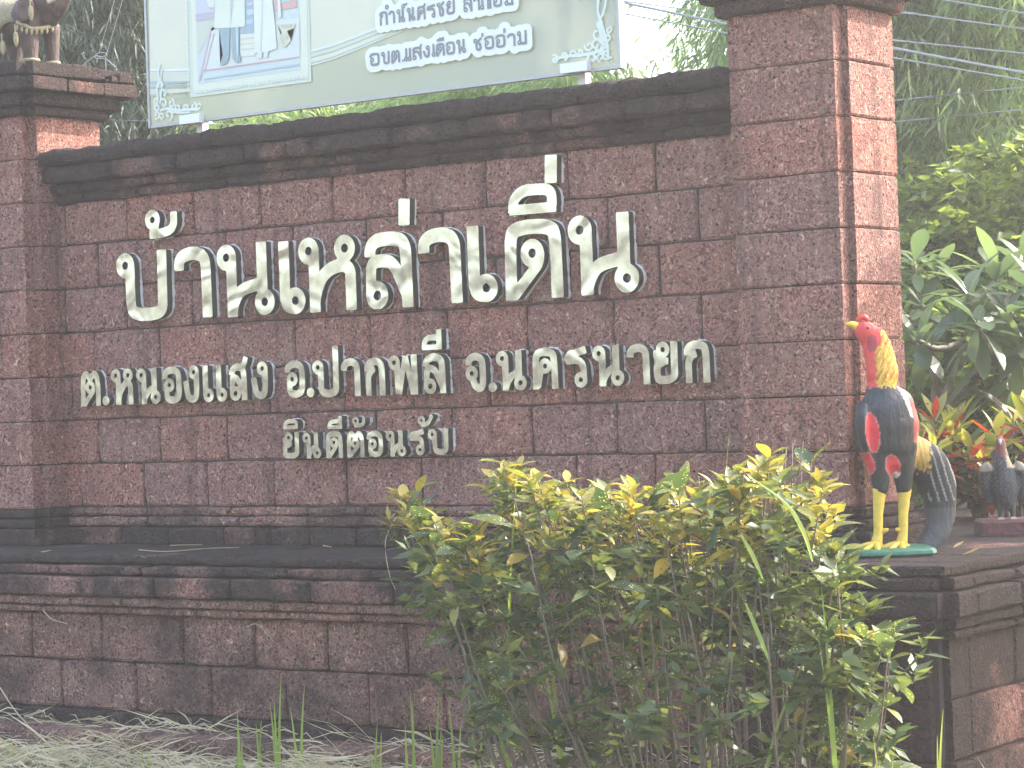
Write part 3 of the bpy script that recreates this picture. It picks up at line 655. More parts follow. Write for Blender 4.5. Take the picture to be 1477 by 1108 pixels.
# ------------------------------------------------------------------ banner above the wall
BY = 0.10
ban = thing('banner_board', 'large pale printed banner in a thin frame on two metal posts above the wall', 'banner', (-6.7, 0.12, 1.63))
def bp_(px, py, off=0.0):
    q = at(px, py, y=BY); return (q.x, q.z)
bx0, bx1, bz0, bz1 = -7.985, -5.437, 1.717, 3.55
def flat_poly(name, pts, layer, mat, vcol=None, parent=ban, world=False, attr=None):
    P = [p if world else bp_(*p) for p in pts]
    V = [local(parent, (x, BY-0.0012*layer-0.002, z)) for x, z in P]
    bm = bmesh.new(); vs = [bm.verts.new(v) for v in V]; f = bm.faces.new(vs); bmesh.ops.triangulate(bm, faces=[f])
    me = bpy.data.meshes.new(name); bm.to_mesh(me); bm.free()
    return link(name, me, mat, parent)
_pm = {}
def print_mat(col, glare=True):
    col = tuple(c*.68+f*.32 for c, f in zip(col, (.6, .64, .56))) if glare else col  # pale reflection glare on the sheet is blended into the print colours
    k = tuple(round(c, 3) for c in col)
    if k not in _pm:
        m, t, b = nodes('banner_print_%d' % len(_pm)); g = N(t, 'ShaderNodeNewGeometry'); ns = N(t, 'ShaderNodeTexNoise', i_Scale=5.0, i_Detail=6.0); t.links.new(g.outputs['Position'], ns.inputs['Vector'])
        t.links.new(mix(t, tuple(c*0.93 for c in col), tuple(min(0.9, c*1.06) for c in col), ns.outputs[0]), b.inputs['Base Color']); b.inputs['Roughness'].default_value = 0.42
        _pm[k] = m
    return _pm[k]
# vinyl sheet: cream above, grey green below, mottled
m, t, b = nodes('banner_vinyl'); L = t.links.new
g = N(t, 'ShaderNodeNewGeometry'); sx = N(t, 'ShaderNodeSeparateXYZ'); L(g.outputs['Position'], sx.inputs[0])
ns = N(t, 'ShaderNodeTexNoise', i_Scale=2.2, i_Detail=3.0); L(g.outputs['Position'], ns.inputs['Vector'])
mr = N(t, 'ShaderNodeMapRange', i_1=-7.9, i_2=-5.4, i_3=0.0, i_4=1.0); L(sx.outputs[0], mr.inputs[0])
cA = mix(t, (0.46, 0.48, 0.34), (0.34, 0.38, 0.33), mr.outputs[0])
cB = mix(t, cA, (0.6, 0.57, 0.42), ramp(t, ns.outputs[0], [(0.5, 0.0), (0.7, 0.8)]).outputs[0])
wv = N(t, 'ShaderNodeTexWave', i_Scale=70.0, i_Distortion=0.2); L(g.outputs['Position'], wv.inputs['Vector'])
L(mix(t, cB, (0.3, 0.36, 0.33), ramp(t, wv.outputs[0], [(0.0, 0.12), (1.0, 0.0)]).outputs[0]), b.inputs['Base Color'])
b.inputs['Roughness'].default_value = 0.4
tr = N(t, 'ShaderNodeBsdfTranslucent', i_Color=(0.7, 0.72, 0.62, 1)); ms = N(t, 'ShaderNodeMixShader'); ms.inputs[0].default_value = 0.2
L(b.outputs[0], ms.inputs[1]); L(tr.outputs[0], ms.inputs[2]); L(ms.outputs[0], t.nodes['Material Output'].inputs[0])
M['vinyl'] = m
mb = MB(); mb.add(*box_vf(bx0, bx1, BY, BY+0.012, bz0, bz1)); link('printed_sheet', mesh_np('printed_sheet', [local(ban, v) for v in mb.v], mb.f), M['vinyl'], ban)
mb = MB()
fr = 0.012
mb.add(*box_vf(bx0-fr, bx0-0.001, BY-0.008, BY+0.03, bz0-fr, bz1+fr)); mb.add(*box_vf(bx1+0.001, bx1+fr, BY-0.008, BY+0.03, bz0-fr, bz1+fr))
mb.add(*box_vf(bx0, bx1, BY-0.004, BY+0.03, bz0-fr, bz0-0.001)); mb.add(*box_vf(bx0, bx1, BY-0.004, BY+0.03, bz1+0.001, bz1+fr))
link('frame', mesh_np('frame', [local(ban, v) for v in mb.v], mb.f), M['grey_metal'], ban)
for px0, px1, pt_, pb, pxp in ((259, 288, 165, 178, 286.5), (808, 847, 90, 104, 840)):
    a = at(px0, (pt_+pb)/2, y=BY-0.03); b_ = at(px1, (pt_+pb)/2, y=BY-0.03); zt = at((px0+px1)/2, pt_, y=BY-0.03).z; zb = at((px0+px1)/2, pb, y=BY-0.03).z
    V, F = box_vf(a.x, b_.x, BY-0.032, BY+0.05, zb, zt); br = link('bracket', mesh_np('bracket', [local(ban, v) for v in V], F), M['white_metal'], ban)
    xp = at(pxp, 185, y=BY+0.045).x
    V, F = box_vf(xp-0.019, xp+0.019, BY+0.052, BY+0.09, 1.60, 3.4); link('post', mesh_np('post', [local(ban, v) for v in V], F), M['white_metal'], ban)
cream = (0.66, 0.62, 0.46)
# cream field over the ribbon
flat_poly('cream_field', [(213, -170), (890, -330), (891, 0), (745, 0), (640, 14), (560, 42), (500, 62), (450, 72), (276, 100), (217, 100)], 1, print_mat(cream))
def band(name, P0, P1, col, layer):
    flat_poly(name, P0 + P1[::-1], layer, print_mat(col))
lo = lambda d: [(447, 77+d), (480, 68+d), (515, 55+d*.95), (560, 37+d*.9), (600, 22+d*.85), (640, 8+d*.8), (690, -8+d*.7)]
for i, (d0, d1, col) in enumerate([(-4, -1, (.72, .74, .66)), (-1, 1.5, (.28, .36, .36)), (1.5, 6, (.6, .56, .36)), (6, 8.5, (.22, .32, .36)), (8.5, 14, (.68, .63, .44)), (14, 17, (.3, .38, .34)), (17, 18.6, (.7, .76, .7))]):
    band('ribbon_stripe', lo(d0), lo(d1), col, 2)
ll = lambda d: [(217, 101+d), (240, 101.5+d), (276, 100.5+d)]
for i, (d0, d1, col) in enumerate([(-1.5, 1.2, (.78, .8, .76)), (1.2, 3, (.38, .42, .4)), (3, 16, (.6, .57, .45)), (16, 21, (.26, .38, .42)), (21, 24, (.4, .52, .52)), (24, 27.5, (.24, .34, .38)), (27.5, 35, (.66, .62, .44)), (35, 37.5, (.45, .5, .48))]):
    band('ribbon_stripe', ll(d0), [(x, y-(3 if i > 2 else 0)*(x-217)/60) for x, y in ll(d1)], col, 2)
# framed picture
flat_poly('picture_border', [(268, -160), (441, -200), (450.5, 118), (276, 141)], 3, print_mat((.55, .62, .52)))
flat_poly('picture_border', [(272, -160), (439, -200), (446.5, 113), (281, 135)], 4, print_mat((.68, .68, .54)))
flat_poly('picture_ground', [(279, -160), (428, -195), (435, 101), (287.5, 121)], 5, print_mat((.5, .58, .6)))
Z1 = lambda pts: [(200+x/4.103, y/4.103) for x, y in pts]
pics = [([(345, 0), (470, 0), (460, 110), (350, 125)], (.5, .5, .6), 6), ([(345, 85), (460, 70), (462, 112), (350, 128)], (.42, .3, .45), 7),
        ([(350, 130), (462, 112), (466, 170), (430, 190), (365, 320), (355, 330)], (.5, .52, .42), 6), ([(440, 165), (960, 110), (962, 335), (400, 420), (365, 470)], (.62, .64, .62), 6),
        ([(395, 415), (955, 335), (957, 342), (395, 423)], (.6, .3, .36), 8), ([(395, 465), (955, 378), (957, 388), (395, 474)], (.35, .45, .55), 8), ([(430, 180), (440, 180), (372, 480), (362, 482)], (.6, .4, .48), 8), ([(452, 200), (458, 200), (405, 418), (398, 420)], (.6, .35, .42), 8),
        ([(808, 0), (945, 0), (945, 45), (815, 70)], (.62, .25, .25), 7), ([(825, -10), (905, -20), (905, 12), (830, 22)], (.3, .55, .5), 8),
        ([(615, 0), (695, -10), (697, 195), (612, 205)], (.2, .3, .42), 8), ([(650, 60), (690, 55), (692, 85), (655, 92)], (.4, .5, .62), 9), ([(645, 120), (690, 112), (690, 140), (650, 148)], (.35, .45, .6), 9), ([(650, 20), (685, 12), (685, 30), (655, 36)], (.5, .4, .5), 9),
        ([(612, 205), (697, 198), (700, 330), (612, 338)], (.66, .66, .56), 8), ([(614, 230), (699, 222), (699, 228), (614, 236)], (.5, .5, .44), 9), ([(614, 262), (699, 254), (699, 260), (614, 268)], (.5, .5, .44), 9), ([(614, 292), (699, 284), (699, 290), (614, 298)], (.5, .5, .44), 9),
        ([(465, -10), (640, -30), (642, 160), (560, 165), (460, 172)], (.68, .7, .56), 10), ([(415, -5), (465, -10), (460, 50), (425, 45)], (.66, .68, .56), 10), ([(555, -10), (575, -12), (562, 110), (558, 165)], (.4, .46, .46), 11),
        ([(490, 172), (552, 168), (550, 300), (548, 345), (530, 380), (498, 390), (496, 375), (512, 330), (500, 250)], (.13, .25, .33), 11), ([(562, 165), (608, 162), (608, 320), (616, 345), (614, 370), (585, 372), (568, 345), (565, 260)], (.13, .25, .33), 11), ([(590, 165), (600, 164), (604, 300), (596, 372)], (.5, .62, .66), 12),
        ([(692, -10), (800, -25), (818, 130), (830, 290), (770, 310), (700, 315), (696, 150)], (.7, .72, .62), 10), ([(740, 0), (752, 0), (740, 300), (730, 312)], (.52, .6, .58), 11), ([(715, 315), (745, 312), (742, 345), (722, 350)], (.66, .66, .58), 11), ([(752, 312), (780, 308), (776, 340), (760, 345)], (.66, .66, .58), 11),
        ([(832, 145), (942, 140), (930, 170), (890, 185), (915, 240), (880, 282), (850, 270), (832, 230), (855, 185)], (.6, .58, .4), 10), ([(850, 150), (925, 146), (915, 165), (862, 168)], (.45, .43, .3), 11), ([(848, 205), (900, 200), (896, 230), (852, 238)], (.5, .47, .32), 11),
        ([(835, -10), (850, -10), (858, 100), (838, 110)], (.7, .7, .62), 11)]
for pts, col, ly in pics: flat_poly('picture_shape', Z1(pts), ly, print_mat(col))
r = random.Random(21); mbs = MB()
def strokes_mesh(name, prims, mat, layer, st=0.0035, grow=0.0, parent=ban, w=0.01):
    """prims in wall coordinates (x, z)"""
    xs_ = [p[0] for pr in prims for p in (pr[2] if pr[0] == 'p' else [(pr[1], 0)])]; ys_ = [p[1] for pr in prims for p in (pr[2] if pr[0] == 'p' else [(0, pr[2])])]
    xs = np.arange(min(xs_)-.06, max(xs_)+.06, st); ys = np.arange(min(ys_)-.06, max(ys_)+.06, st); X, Y = np.meshgrid(xs, ys)
    D = sdf_glyph(prims, w, X, Y)-grow
    me = fill_mesh(name, contours(D, xs[0], ys[0], st), 0.0)
    o = link(name, me, mat, parent); o.location = local(parent, (0, BY-0.0012*layer-0.002, 0)); return o
# scrolls in the corners and curls along the picture border
def scroll(pts, cx):
    P = [bp_(x, y) for x, y in pts]; return ('p', cx, P)
def curl(px, py, rad, turn=1, a0=0, w_=0.009):
    c = bp_(px, py); out = []
    for i in range(14):
        a = a0+turn*i*0.5; q = rad*(1-i/18); out.append((c[0]+q*math.cos(a), c[1]+q*math.sin(a)))
    return ('p', w_, out)
Zc = lambda x, y: (200+x/9.23, 80+y/9.23)
pr = [scroll([Zc(300, 120), Zc(270, 220), Zc(300, 330), Zc(250, 430), Zc(280, 560), Zc(250, 680)], .011), scroll([Zc(330, 180), Zc(310, 320), Zc(330, 440), Zc(300, 620)], .008), scroll([Zc(300, 740), Zc(400, 700), Zc(550, 740), Zc(680, 720), Zc(800, 720)], .011), scroll([Zc(420, 750), Zc(560, 770), Zc(700, 760)], .008)]
for x, y, rr in ((260, 790, .02), (320, 820, .018), (420, 790, .026), (350, 640, .024), (450, 640, .022), (540, 690, .018), (640, 680, .016), (750, 680, .018), (815, 690, .018), (350, 510, .026), (320, 400, .018), (265, 690, .02), (255, 620, .018)):
    pr.append(curl(*Zc(x, y), rr, 1 if r.random() < .5 else -1, r.uniform(0, 6)))
strokes_mesh('corner_scroll', pr, print_mat((.66, .72, .66)), 6)
Zd = lambda x, y: (500+x/3.693, y/3.69)
pr = [scroll([Zd(1350, -20), Zd(1340, 60), Zd(1370, 140), Zd(1395, 230), Zd(1400, 290)], .012), scroll([Zd(1390, -20), Zd(1380, 60), Zd(1345, 130), Zd(1370, 230)], .01), scroll([Zd(1110, 315), Zd(1180, 300), Zd(1260, 295), Zd(1340, 280), Zd(1400, 240)], .012), scroll([Zd(1420, 310), Zd(1380, 290), Zd(1330, 260)], .008)]
for x, y, rr in ((1115, 318, .02), (1165, 300, .018), (1210, 290, .018), (1250, 280, .018), (1298, 245, .022), (1335, 240, .024), (1340, 180, .032), (1350, 130, .018), (1390, 290, .022), (1360, 305, .02), (1315, 312, .026), (1395, 200, .02), (1402, 160, .015), (1380, 250, .02)):
    pr.append(curl(*Zd(x, y), rr, 1 if r.random() < .5 else -1, r.uniform(0, 6)))
strokes_mesh('corner_scroll', pr, print_mat((.62, .7, .64)), 6)
pr = []; pr2 = []
for i in range(26):
    u = i/25; pr.append(curl(286+u*158, 132.5-u*22, .008+.004*r.random(), 1 if i % 2 else -1, r.uniform(0, 6), .004))
    if i < 22: pr2.append(curl(274.5-u*4.5, 128-u*150, .006+.003*r.random(), 1 if i % 2 else -1, r.uniform(0, 6), .0035))
for q_ in (pr, pr2): strokes_mesh('border_ornament', q_, print_mat((.76, .78, .72)), 8, st=0.0028)
# banner lettering
def banner_text(items, w):
    """items: (glyph, left px, right px, bottom px, top px)"""
    prims = []; glyphs = []
    for nm, a, b_, c, d in items:
        glyphs.append([])
        x0, z0 = bp_(a, c)[0], bp_((a+b_)/2, c)[1]; x1 = bp_(b_, c)[0]; z1 = bp_((a+b_)/2, d)[1]
        for q in G(nm, x1-x0, z1-z0, w):
            if q[0] == 'p': prims.append(('p', max(q[1], w*.85), [(x+x0, y+z0) for x, y in q[2]]))
            elif q[0] == 'o': prims.append(('o', q[1]+x0, q[2]+z0, q[3]))
            else: prims.append(('d', q[1]+x0, q[2]+z0, q[3]))
            glyphs[-1].append(prims[-1])
    strokes_mesh('text_outline', prims, print_mat((.78, .79, .78)), 9, st=.004, grow=.026, w=w)
    for gp in glyphs: strokes_mesh('printed_letter', gp, print_mat((.2, .21, .22), False), 11, st=.0016, w=w)
Zt = lambda s, x0, x1, yb, yt: (s, 500+x0/3.693, 500+x1/3.693, yb/3.69, yt/3.69)
banner_text([Zt('o', 135, 188, 353, 283), Zt('bo', 197, 242, 345, 275), Zt('to', 250, 297, 336, 268), Zt('dot', 305, 318, 331, 318), Zt('e', 325, 338, 328, 258), Zt('e', 345, 358, 326, 256), Zt('so', 363, 412, 320, 250), Zt('ngo', 418, 455, 311, 243), Zt('e', 470, 486, 305, 234), Zt('do', 488, 535, 300, 230), Zt('uee', 490, 530, 222, 206), Zt('o', 540, 590, 293, 222), Zt('no', 597, 648, 285, 210),
             Zt('chang', 688, 738, 274, 205), Zt('mai_ek', 728, 740, 198, 178), Zt('o', 745, 798, 265, 192), Zt('o', 805, 858, 257, 184), Zt('mai_ek', 845, 857, 178, 153), Zt('aa', 868, 912, 249, 178), Zt('mo', 920, 972, 240, 165)], 0.0105)
Zu = lambda s, x0, x1, yb, yt: (s, 520+x0/5.681, 520+x1/5.681, yb/5.683, yt/5.683)
banner_text([Zu('ko', 175, 242, 210, 95), Zu('ring', 224, 244, 72, 52), Zu('aa', 250, 302, 195, 88), Zu('no', 315, 385, 188, 75), Zu('han', 352, 405, 52, 32), Zu('no', 398, 468, 176, 62), Zu('sho', 482, 552, 165, 50), Zu('ro', 562, 632, 152, 38), Zu('chang', 645, 715, 140, 20), Zu('yo', 722, 792, 122, 5),
             Zu('so', 862, 935, 102, -15), Zu('aa', 945, 998, 88, -22), Zu('e', 1010, 1030, 82, -30), Zu('thahan', 1040, 1090, 76, -38), Zu('o', 1102, 1180, 62, -48), Zu('mo', 1195, 1270, 48, -62)], 0.0105)
# upper part of the banner, out of the picture: plain cream field continues
flat_poly('cream_field', [(bx0+.002, bz1-.002), (bx1-.002, bz1-.002), (bx1-.002, 2.3), (bx0+.002, 2.3)], 0.6, print_mat(cream), world=True)

# ------------------------------------------------------------------ statues
def remesh_body(name, mb, voxel, mat, parent, colour=None, smooth=4, base_=None):
    me = mesh_np('tmp', mb.v, mb.f); ob = bpy.data.objects.new('tmp', me); C.objects.link(ob)
    rm = ob.modifiers.new('r', 'REMESH'); rm.mode = 'VOXEL'; rm.voxel_size = voxel
    sm_ = ob.modifiers.new('s', 'SMOOTH'); sm_.factor = 0.6; sm_.iterations = smooth
    dg = bpy.context.evaluated_depsgraph_get(); m2 = bpy.data.meshes.new_from_object(ob.evaluated_get(dg))
    bpy.data.objects.remove(ob); m2.name = name
    n = len(m2.vertices); co = np.empty(n*3, np.float32); m2.vertices.foreach_get('co', co); co = co.reshape(-1, 3)
    if colour is not None:
        col = colour(co); at_ = m2.color_attributes.new('paint', 'FLOAT_COLOR', 'POINT'); at_.data.foreach_set('color', np.hstack([col, np.ones((n, 1))]).astype(np.float32).ravel())
    m2.polygons.foreach_set('use_smooth', np.ones(len(m2.polygons), bool))
    return link(name, m2, mat, parent)
def paint_mat(name, rough=0.45, dirt=0.35, feather=0.0):
    m, t, b = nodes(name); L = t.links.new
    a = N(t, 'ShaderNodeAttribute', attribute_name='paint'); tc = N(t, 'ShaderNodeTexCoord')
    ns = N(t, 'ShaderNodeTexNoise', i_Scale=28.0, i_Detail=6.0, i_Roughness=0.7); L(tc.outputs['Object'], ns.inputs['Vector'])
    L(mix(t, a.outputs['Color'], (0.06, 0.05, 0.04), ramp(t, ns.outputs[0], [(0.55, 0.0), (0.72, dirt)]).outputs[0]), b.inputs['Base Color'])
    b.inputs['Roughness'].default_value = rough
    mp = N(t, 'ShaderNodeMapping'); mp.inputs['Scale'].default_value = (70, 70, 16); L(tc.outputs['Object'], mp.inputs['Vector'])
    n3 = N(t, 'ShaderNodeTexNoise', i_Scale=1.0, i_Detail=3.0, i_Distortion=0.6); L(mp.outputs[0], n3.inputs['Vector'])
    h = N(t, 'ShaderNodeMath', operation='MULTIPLY_ADD'); L(n3.outputs[0], h.inputs[0]); h.inputs[1].default_value = feather; L(ns.outputs[0], h.inputs[2])
    bp2 = N(t, 'ShaderNodeBump', i_Strength=0.6, i_Distance=0.006); L(h.outputs[0], bp2.inputs['Height']); L(bp2.outputs[0], b.inputs['Normal'])
    return m
M['paint'] = paint_mat('painted_cement', 0.62, 0.35, 2.0)
M['paint_dull'] = paint_mat('weathered_paint', 0.6, 0.7, 2.5)
# --- tall rooster, traced in picture px around its base and built in true size; u = right, v = depth away, z = up
RU = Vector((RT.x, RT.y, 0)).normalized(); RV = Vector((FW.x, FW.y, 0)).normalized()
rb = at(1290, 800, z=-0.163); rb = Vector((rb.x, rb.y, -0.163)) + RV*0.05
rsc = (rb-CAM).dot(FW)/F_PX
rooster = thing('rooster_statue', 'tall painted rooster statue with yellow legs and red face, on a green slab', 'statue', tuple(rb))
def rp(px, py, v=0.0):
    """statue point from picture px (relative to base centre) at depth v"""
    u = (px-1290)*rsc; z = (800-py)*rsc
    # undo the roll of the picture
    u2 = u*math.cos(ROLL) - z*math.sin(ROLL)*-1*-1; 
    return Vector((0, 0, 0)) + RU*(u*math.cos(ROLL)-z*math.sin(-ROLL)*-1) + RV*v + Vector((0, 0, z*math.cos(ROLL)+u*math.sin(ROLL)))
def lp(spec, n=14, m=5, up=(0, 0, 1)):
    """spec list of (px, py, v, r_px, depth_r_px) -> smooth loft"""
    P = spline([rp(a, b_, v) for a, b_, v, _, _ in spec], m); out = []
    for i, p in enumerate(P):
        f = i/m; k = min(int(f), len(spec)-2); q = f-k
        q = q*q*(3-2*q)
        ra = spec[k][3]*(1-q)+spec[k+1][3]*q; rb_ = spec[k][4]*(1-q)+spec[k+1][4]*q
        out.append((p, rb_*rsc, ra*rsc))
    return loft_vf(out, n, up)
V_UP = tuple(RU)   # lofts whose second radius lies across the picture
body = MB()
body.add(*lp([(1271, 545, 0, 12, 14), (1274, 562, 0, 23, 24), (1280, 585, .01, 42, 40), (1282, 615, .02, 48.5, 47), (1283, 645, .02, 43.5, 45), (1285, 668, .02, 32, 36), (1288, 686, .02, 14, 18)], 18, 5, V_UP))
body.add(*lp([(1310, 580, .05, 10, 16), (1318, 600, .06, 12, 26), (1322, 630, .07, 10, 30), (1322, 660, .07, 8, 24), (1318, 690, .06, 3, 10)], 14, 5, V_UP))
body.add(*lp([(1247, 585, -.05, 7, 16), (1243, 610, -.06, 9, 26), (1246, 640, -.06, 8, 22), (1256, 668, -.05, 3, 8)], 14, 5, V_UP))
body.add(*lp([(1262, 474, 0, 7, 7), (1266, 484, 0, 15, 12), (1269, 500, 0, 20, 16), (1273, 520, 0, 22, 19), (1276, 540, 0, 23.5, 22), (1277, 556, 0, 20, 22), (1278, 566, 0, 10, 12)], 16, 5, V_UP))
body.add(*lp([(1234, 472, -.01, 4, 5), (1240, 474, 0, 11, 9), (1249, 478, 0, 15, 13), (1257, 486, 0, 17, 14), (1260, 498, 0, 14, 12), (1262, 512, 0, 13, 12)], 16, 4, (0, 0, 1)))
for (x, v) in ((1270, -.03), (1305, .0)):
    body.add(*lp([(x+2, 640, v, 20, 22), (x, 665, v, 18.5, 19), (x+1, 690, v, 14, 14.5), (x+2, 708, v, 11, 11.5), (x+2, 716, v, 6, 6)], 14, 4, V_UP))
body.add(*lp([(1312, 650, .08, 20, 20), (1328, 655, .10, 27, 22), (1348, 672, .13, 31, 22), (1364, 700, .15, 29, 19), (1371, 735, .16, 23, 17), (1367, 765, .15, 20, 15), (1352, 788, .13, 17, 13), (1342, 799, .12, 14, 11)], 16, 5, V_UP))
RUi, RVi = RU, RV
def rooster_col(co):
    u = co@np.array(RU); v = co@np.array(RV); z = co[:, 2]
    # back to picture px
    X = 1290+(u*math.cos(ROLL)+z*math.sin(-ROLL))/rsc*1.0; Yp = 800-(z*math.cos(ROLL)+0*u)/rsc
    X = 1290 + (u/rsc) - (z/rsc)*ROLL*-1*-1*0 + (z/rsc)*(-0.0366)*1.0
    rs_ = np.random.RandomState(1); jn = np.sin(X*0.9+Yp*.35)*2+np.sin(X*.33-Yp*.6)*2
    col = np.tile(np.array([.012, .012, .014]), (len(co), 1))
    def setc(mask, c): col[mask] = c
    st_ = (np.sin((X*0.85+Yp*0.5)*0.75+np.sin(Yp*.2)*1.2) > 0.35)
    setc((Yp > 555) & (Yp < 600+jn) & (X < 1308), [.035, .038, .048]); setc((Yp > 555) & (Yp < 600+jn) & (X < 1308) & (np.sin(X*1.3+Yp*.15) > .1), [.025, .028, .036])
    nk = (Yp < 560+jn*.8) & (Yp > 468)
    edge = np.interp(Yp, [470, 500, 520, 556], [1275, 1263, 1263, 1266])
    setc(nk, [.62, .05, .04]); y_ = nk & (X > edge+jn*.6) & (Yp > 478)
    setc(y_, [.60, .32, .03]); setc(y_ & st_, [.42, .11, .02]); setc(y_ & (np.sin((X*0.9+Yp*0.45)*0.75) < -.75), [.7, .52, .08])
    setc((Yp <= 478) & (X > 1225), [.62, .05, .04]); setc((Yp < 500) & (X < 1272) , [.6, .05, .045]); setc((Yp > 478) & (Yp < 510) & (X > 1252) & (X < 1266) & (np.hypot((X-1259)/9, (Yp-496)/12) < 1), [.34, .03, .05])
    ell = lambda cx, cy, a, b_, th=0: (((X-cx)*math.cos(th)+(Yp-cy)*math.sin(th))/a)**2+((-(X-cx)*math.sin(th)+(Yp-cy)*math.cos(th))/b_)**2 < 1
    fr_ = v < .06
    for (cx, cy, a, b_, th) in ((1256, 624, 10, 28, -.15), (1252, 668, 8, 16, -.3), (1288, 674, 10, 17, -.35)):
        setc(ell(cx, cy, a*1.12, b_*1.08, th) & fr_, [.5, .2, .2]); setc(ell(cx, cy, a, b_, th) & fr_, [.6, .04, .05])
    setc(ell(1294, 686, 6, 4) & fr_, [.7, .6, .55])
    setc((Yp > 560+jn) & (Yp < 605) & (X > 1296+(Yp-560)*.4) & (v < .2), [.55, .45, .42]); setc((Yp > 572+jn) & (Yp < 610) & (X > 1312+(Yp-580)*.25), [.55, .10, .09]); setc((Yp > 610) & (Yp < 640) & (X > 1318), [.35, .06, .05])
    tl = (X > 1326) & (Yp > 625)
    setc(tl, [.02, .022, .026]); setc(tl & (X < 1350+jn) & (Yp < 682+jn*2), [.55, .36, .10]); setc(tl & (X < 1350+jn) & (Yp < 682+jn*2) & (np.sin(X*.9-Yp*.2) > .6), [.4, .23, .06]); setc(tl & (X >= 1350) & (Yp < 730) & (np.sin((X-Yp*.35)*.55) > .78), [.26, .26, .25]); setc(tl & (Yp > 740), [.05, .055, .06])
    return col
remesh_body('body', body, 0.0062, M['paint'], rooster, rooster_col, 3)
yel = simple('yellow_leg_paint', (.66, .45, .06), .45, bump=.3, bscale=60, var=.25); red = simple('red_paint', (.6, .05, .04), .45, bump=.2, var=.15); grn = simple('green_base_paint', (.03, .14, .085), .5, bump=.4, bscale=30, var=.4); blk = simple('black_paint', (.02, .02, .022), .3)
hb = MB(); hb.add(*lp([(1240, 473, 0, 8, 6.5), (1233, 470, -.01, 5.5, 5), (1226, 469, -.012, 3.4, 3), (1221.5, 469.5, -.014, .8, .8)], 10, 3, (0, 0, 1))); link('beak', hb.mesh('beak', True), yel, rooster)
hb = MB(); hb.add(*lp([(1238, 463, 0, 2, 4), (1244, 459.5, 0, 4, 5), (1250, 459, 0, 4.5, 5), (1256, 464, 0, 3, 4)], 8, 3, (0, 0, 1))); hb.add(*lp([(1240, 462, 0, 2.5, 3), (1245, 457, 0, 1.6, 2), (1247, 455, 0, .4, .5)], 6, 2, (0, 0, 1))); link('comb', hb.mesh('comb', True), red, rooster)
for v in (-1, 1):
    c = rp(1253.5, 474.5, v*13*rsc)
    bm = bmesh.new(); bmesh.ops.create_icosphere(bm, subdivisions=2, radius=2.1*rsc); me = bpy.data.meshes.new('eye'); bm.to_mesh(me); bm.free(); link('eye', me, blk, rooster, c)
for (x, v, dx) in ((1270, -.03, 0), (1308, .0, 0)):
    lg = MB(); lg.add(*lp([(x, 706, v, 10, 10), (x-1, 725, v, 8.4, 8.5), (x-2, 745, v, 7, 7.5), (x-2, 768, v, 6.6, 7), (x-4, 782, v, 8, 8), (x-6, 792, v, 6, 7)], 12, 4, V_UP)); link('leg', lg.mesh('leg', True), yel, rooster)
    ft = MB()
    for (tx, ty, tv) in ((-34, 792, -.02), (-22, 795, -.075), (-2, 795, -.085), (14, 789, .04)):
        ft.add(*lp([(x-5, 786, v, 6, 6), (x-5+tx*.45, 788.5, v+tv*.45, 5.5, 5), (x-5+tx*.8, 791.5, v+tv*.8, 4, 4), (x-5+tx, ty-1, v+tv, 1.2, 1.2)], 8, 3, (0, 0, 1)))
    ft.add(*lp([(x+2, 768, v+.01, 5, 5), (x+9 if x < 1290 else x-11, 765, v-.01, 3.2, 3.2), (x+12 if x < 1290 else x-14, 763, v-.015, .8, .8)], 8, 3, (0, 0, 1)))
    link('foot', ft.mesh('foot', True), yel, rooster)
# slab
P = []
for i in range(22):
    a = 2*math.pi*i/22; q = 1/max(abs(math.cos(a)), abs(math.sin(a)))**0.8
    P.append(RU*(-0.006+.15*math.cos(a)*q) + RV*(-.015+.165*math.sin(a)*q))
sb = MB(); V = []
for z, s in ((0.0, .96), (.008, 1.0), (.018, .985), (.024, .93)):
    for p in P: V.append((p.x*s, p.y*s, z))
F = [(k*22+i, k*22+(i+1) % 22, (k+1)*22+(i+1) % 22, (k+1)*22+i) for k in range(3) for i in range(22)] + [tuple(range(22))[::-1], tuple(66+i for i in range(22))]
link('base', mesh_np('base', V, F, False), grn, rooster)

# --- small rooster facing the road on a dark red base
sbp = at(1451, 771, z=-0.163); 
hen = thing('rooster_statue', 'small weathered black rooster statue facing forward on a dark red base, by the croton plants', 'statue', tuple(sbp))
hsc = (sbp-CAM).dot(FW)/F_PX
def hp(px, py, v=0.0): return RU*((px-1451)*hsc) + RV*v + Vector((0, 0, (776-py)*hsc))
def hl(spec, n=12, m=4, up=V_UP):
    P = spline([hp(a, b_, v) for a, b_, v, _, _ in spec], m); out = []
    for i, p in enumerate(P):
        f = i/m; k = min(int(f), len(spec)-2); q = f-k
        out.append((p, (spec[k][4]*(1-q)+spec[k+1][4]*q)*hsc, (spec[k][3]*(1-q)+spec[k+1][3]*q)*hsc))
    return loft_vf(out, n, up)
b2 = MB()
b2.add(*hl([(1450, 660, 0, 7, 8), (1450, 674, 0, 13, 14), (1451, 695, .01, 20, 20), (1452, 715, .02, 21, 22), (1453, 732, .02, 15, 18), (1453, 742, .02, 7, 9)]))
b2.add(*hl([(1447, 636, -.01, 5, 6), (1448, 645, 0, 7.5, 9), (1449, 655, 0, 8, 9), (1450, 668, 0, 10, 10)]))
for s in (-1, 1): b2.add(*hl([(1451+s*18, 677, 0, 7, 10), (1451+s*27, 684, .01, 8, 12), (1451+s*27, 705, .02, 7, 12), (1451+s*22, 728, .03, 4, 7)]))
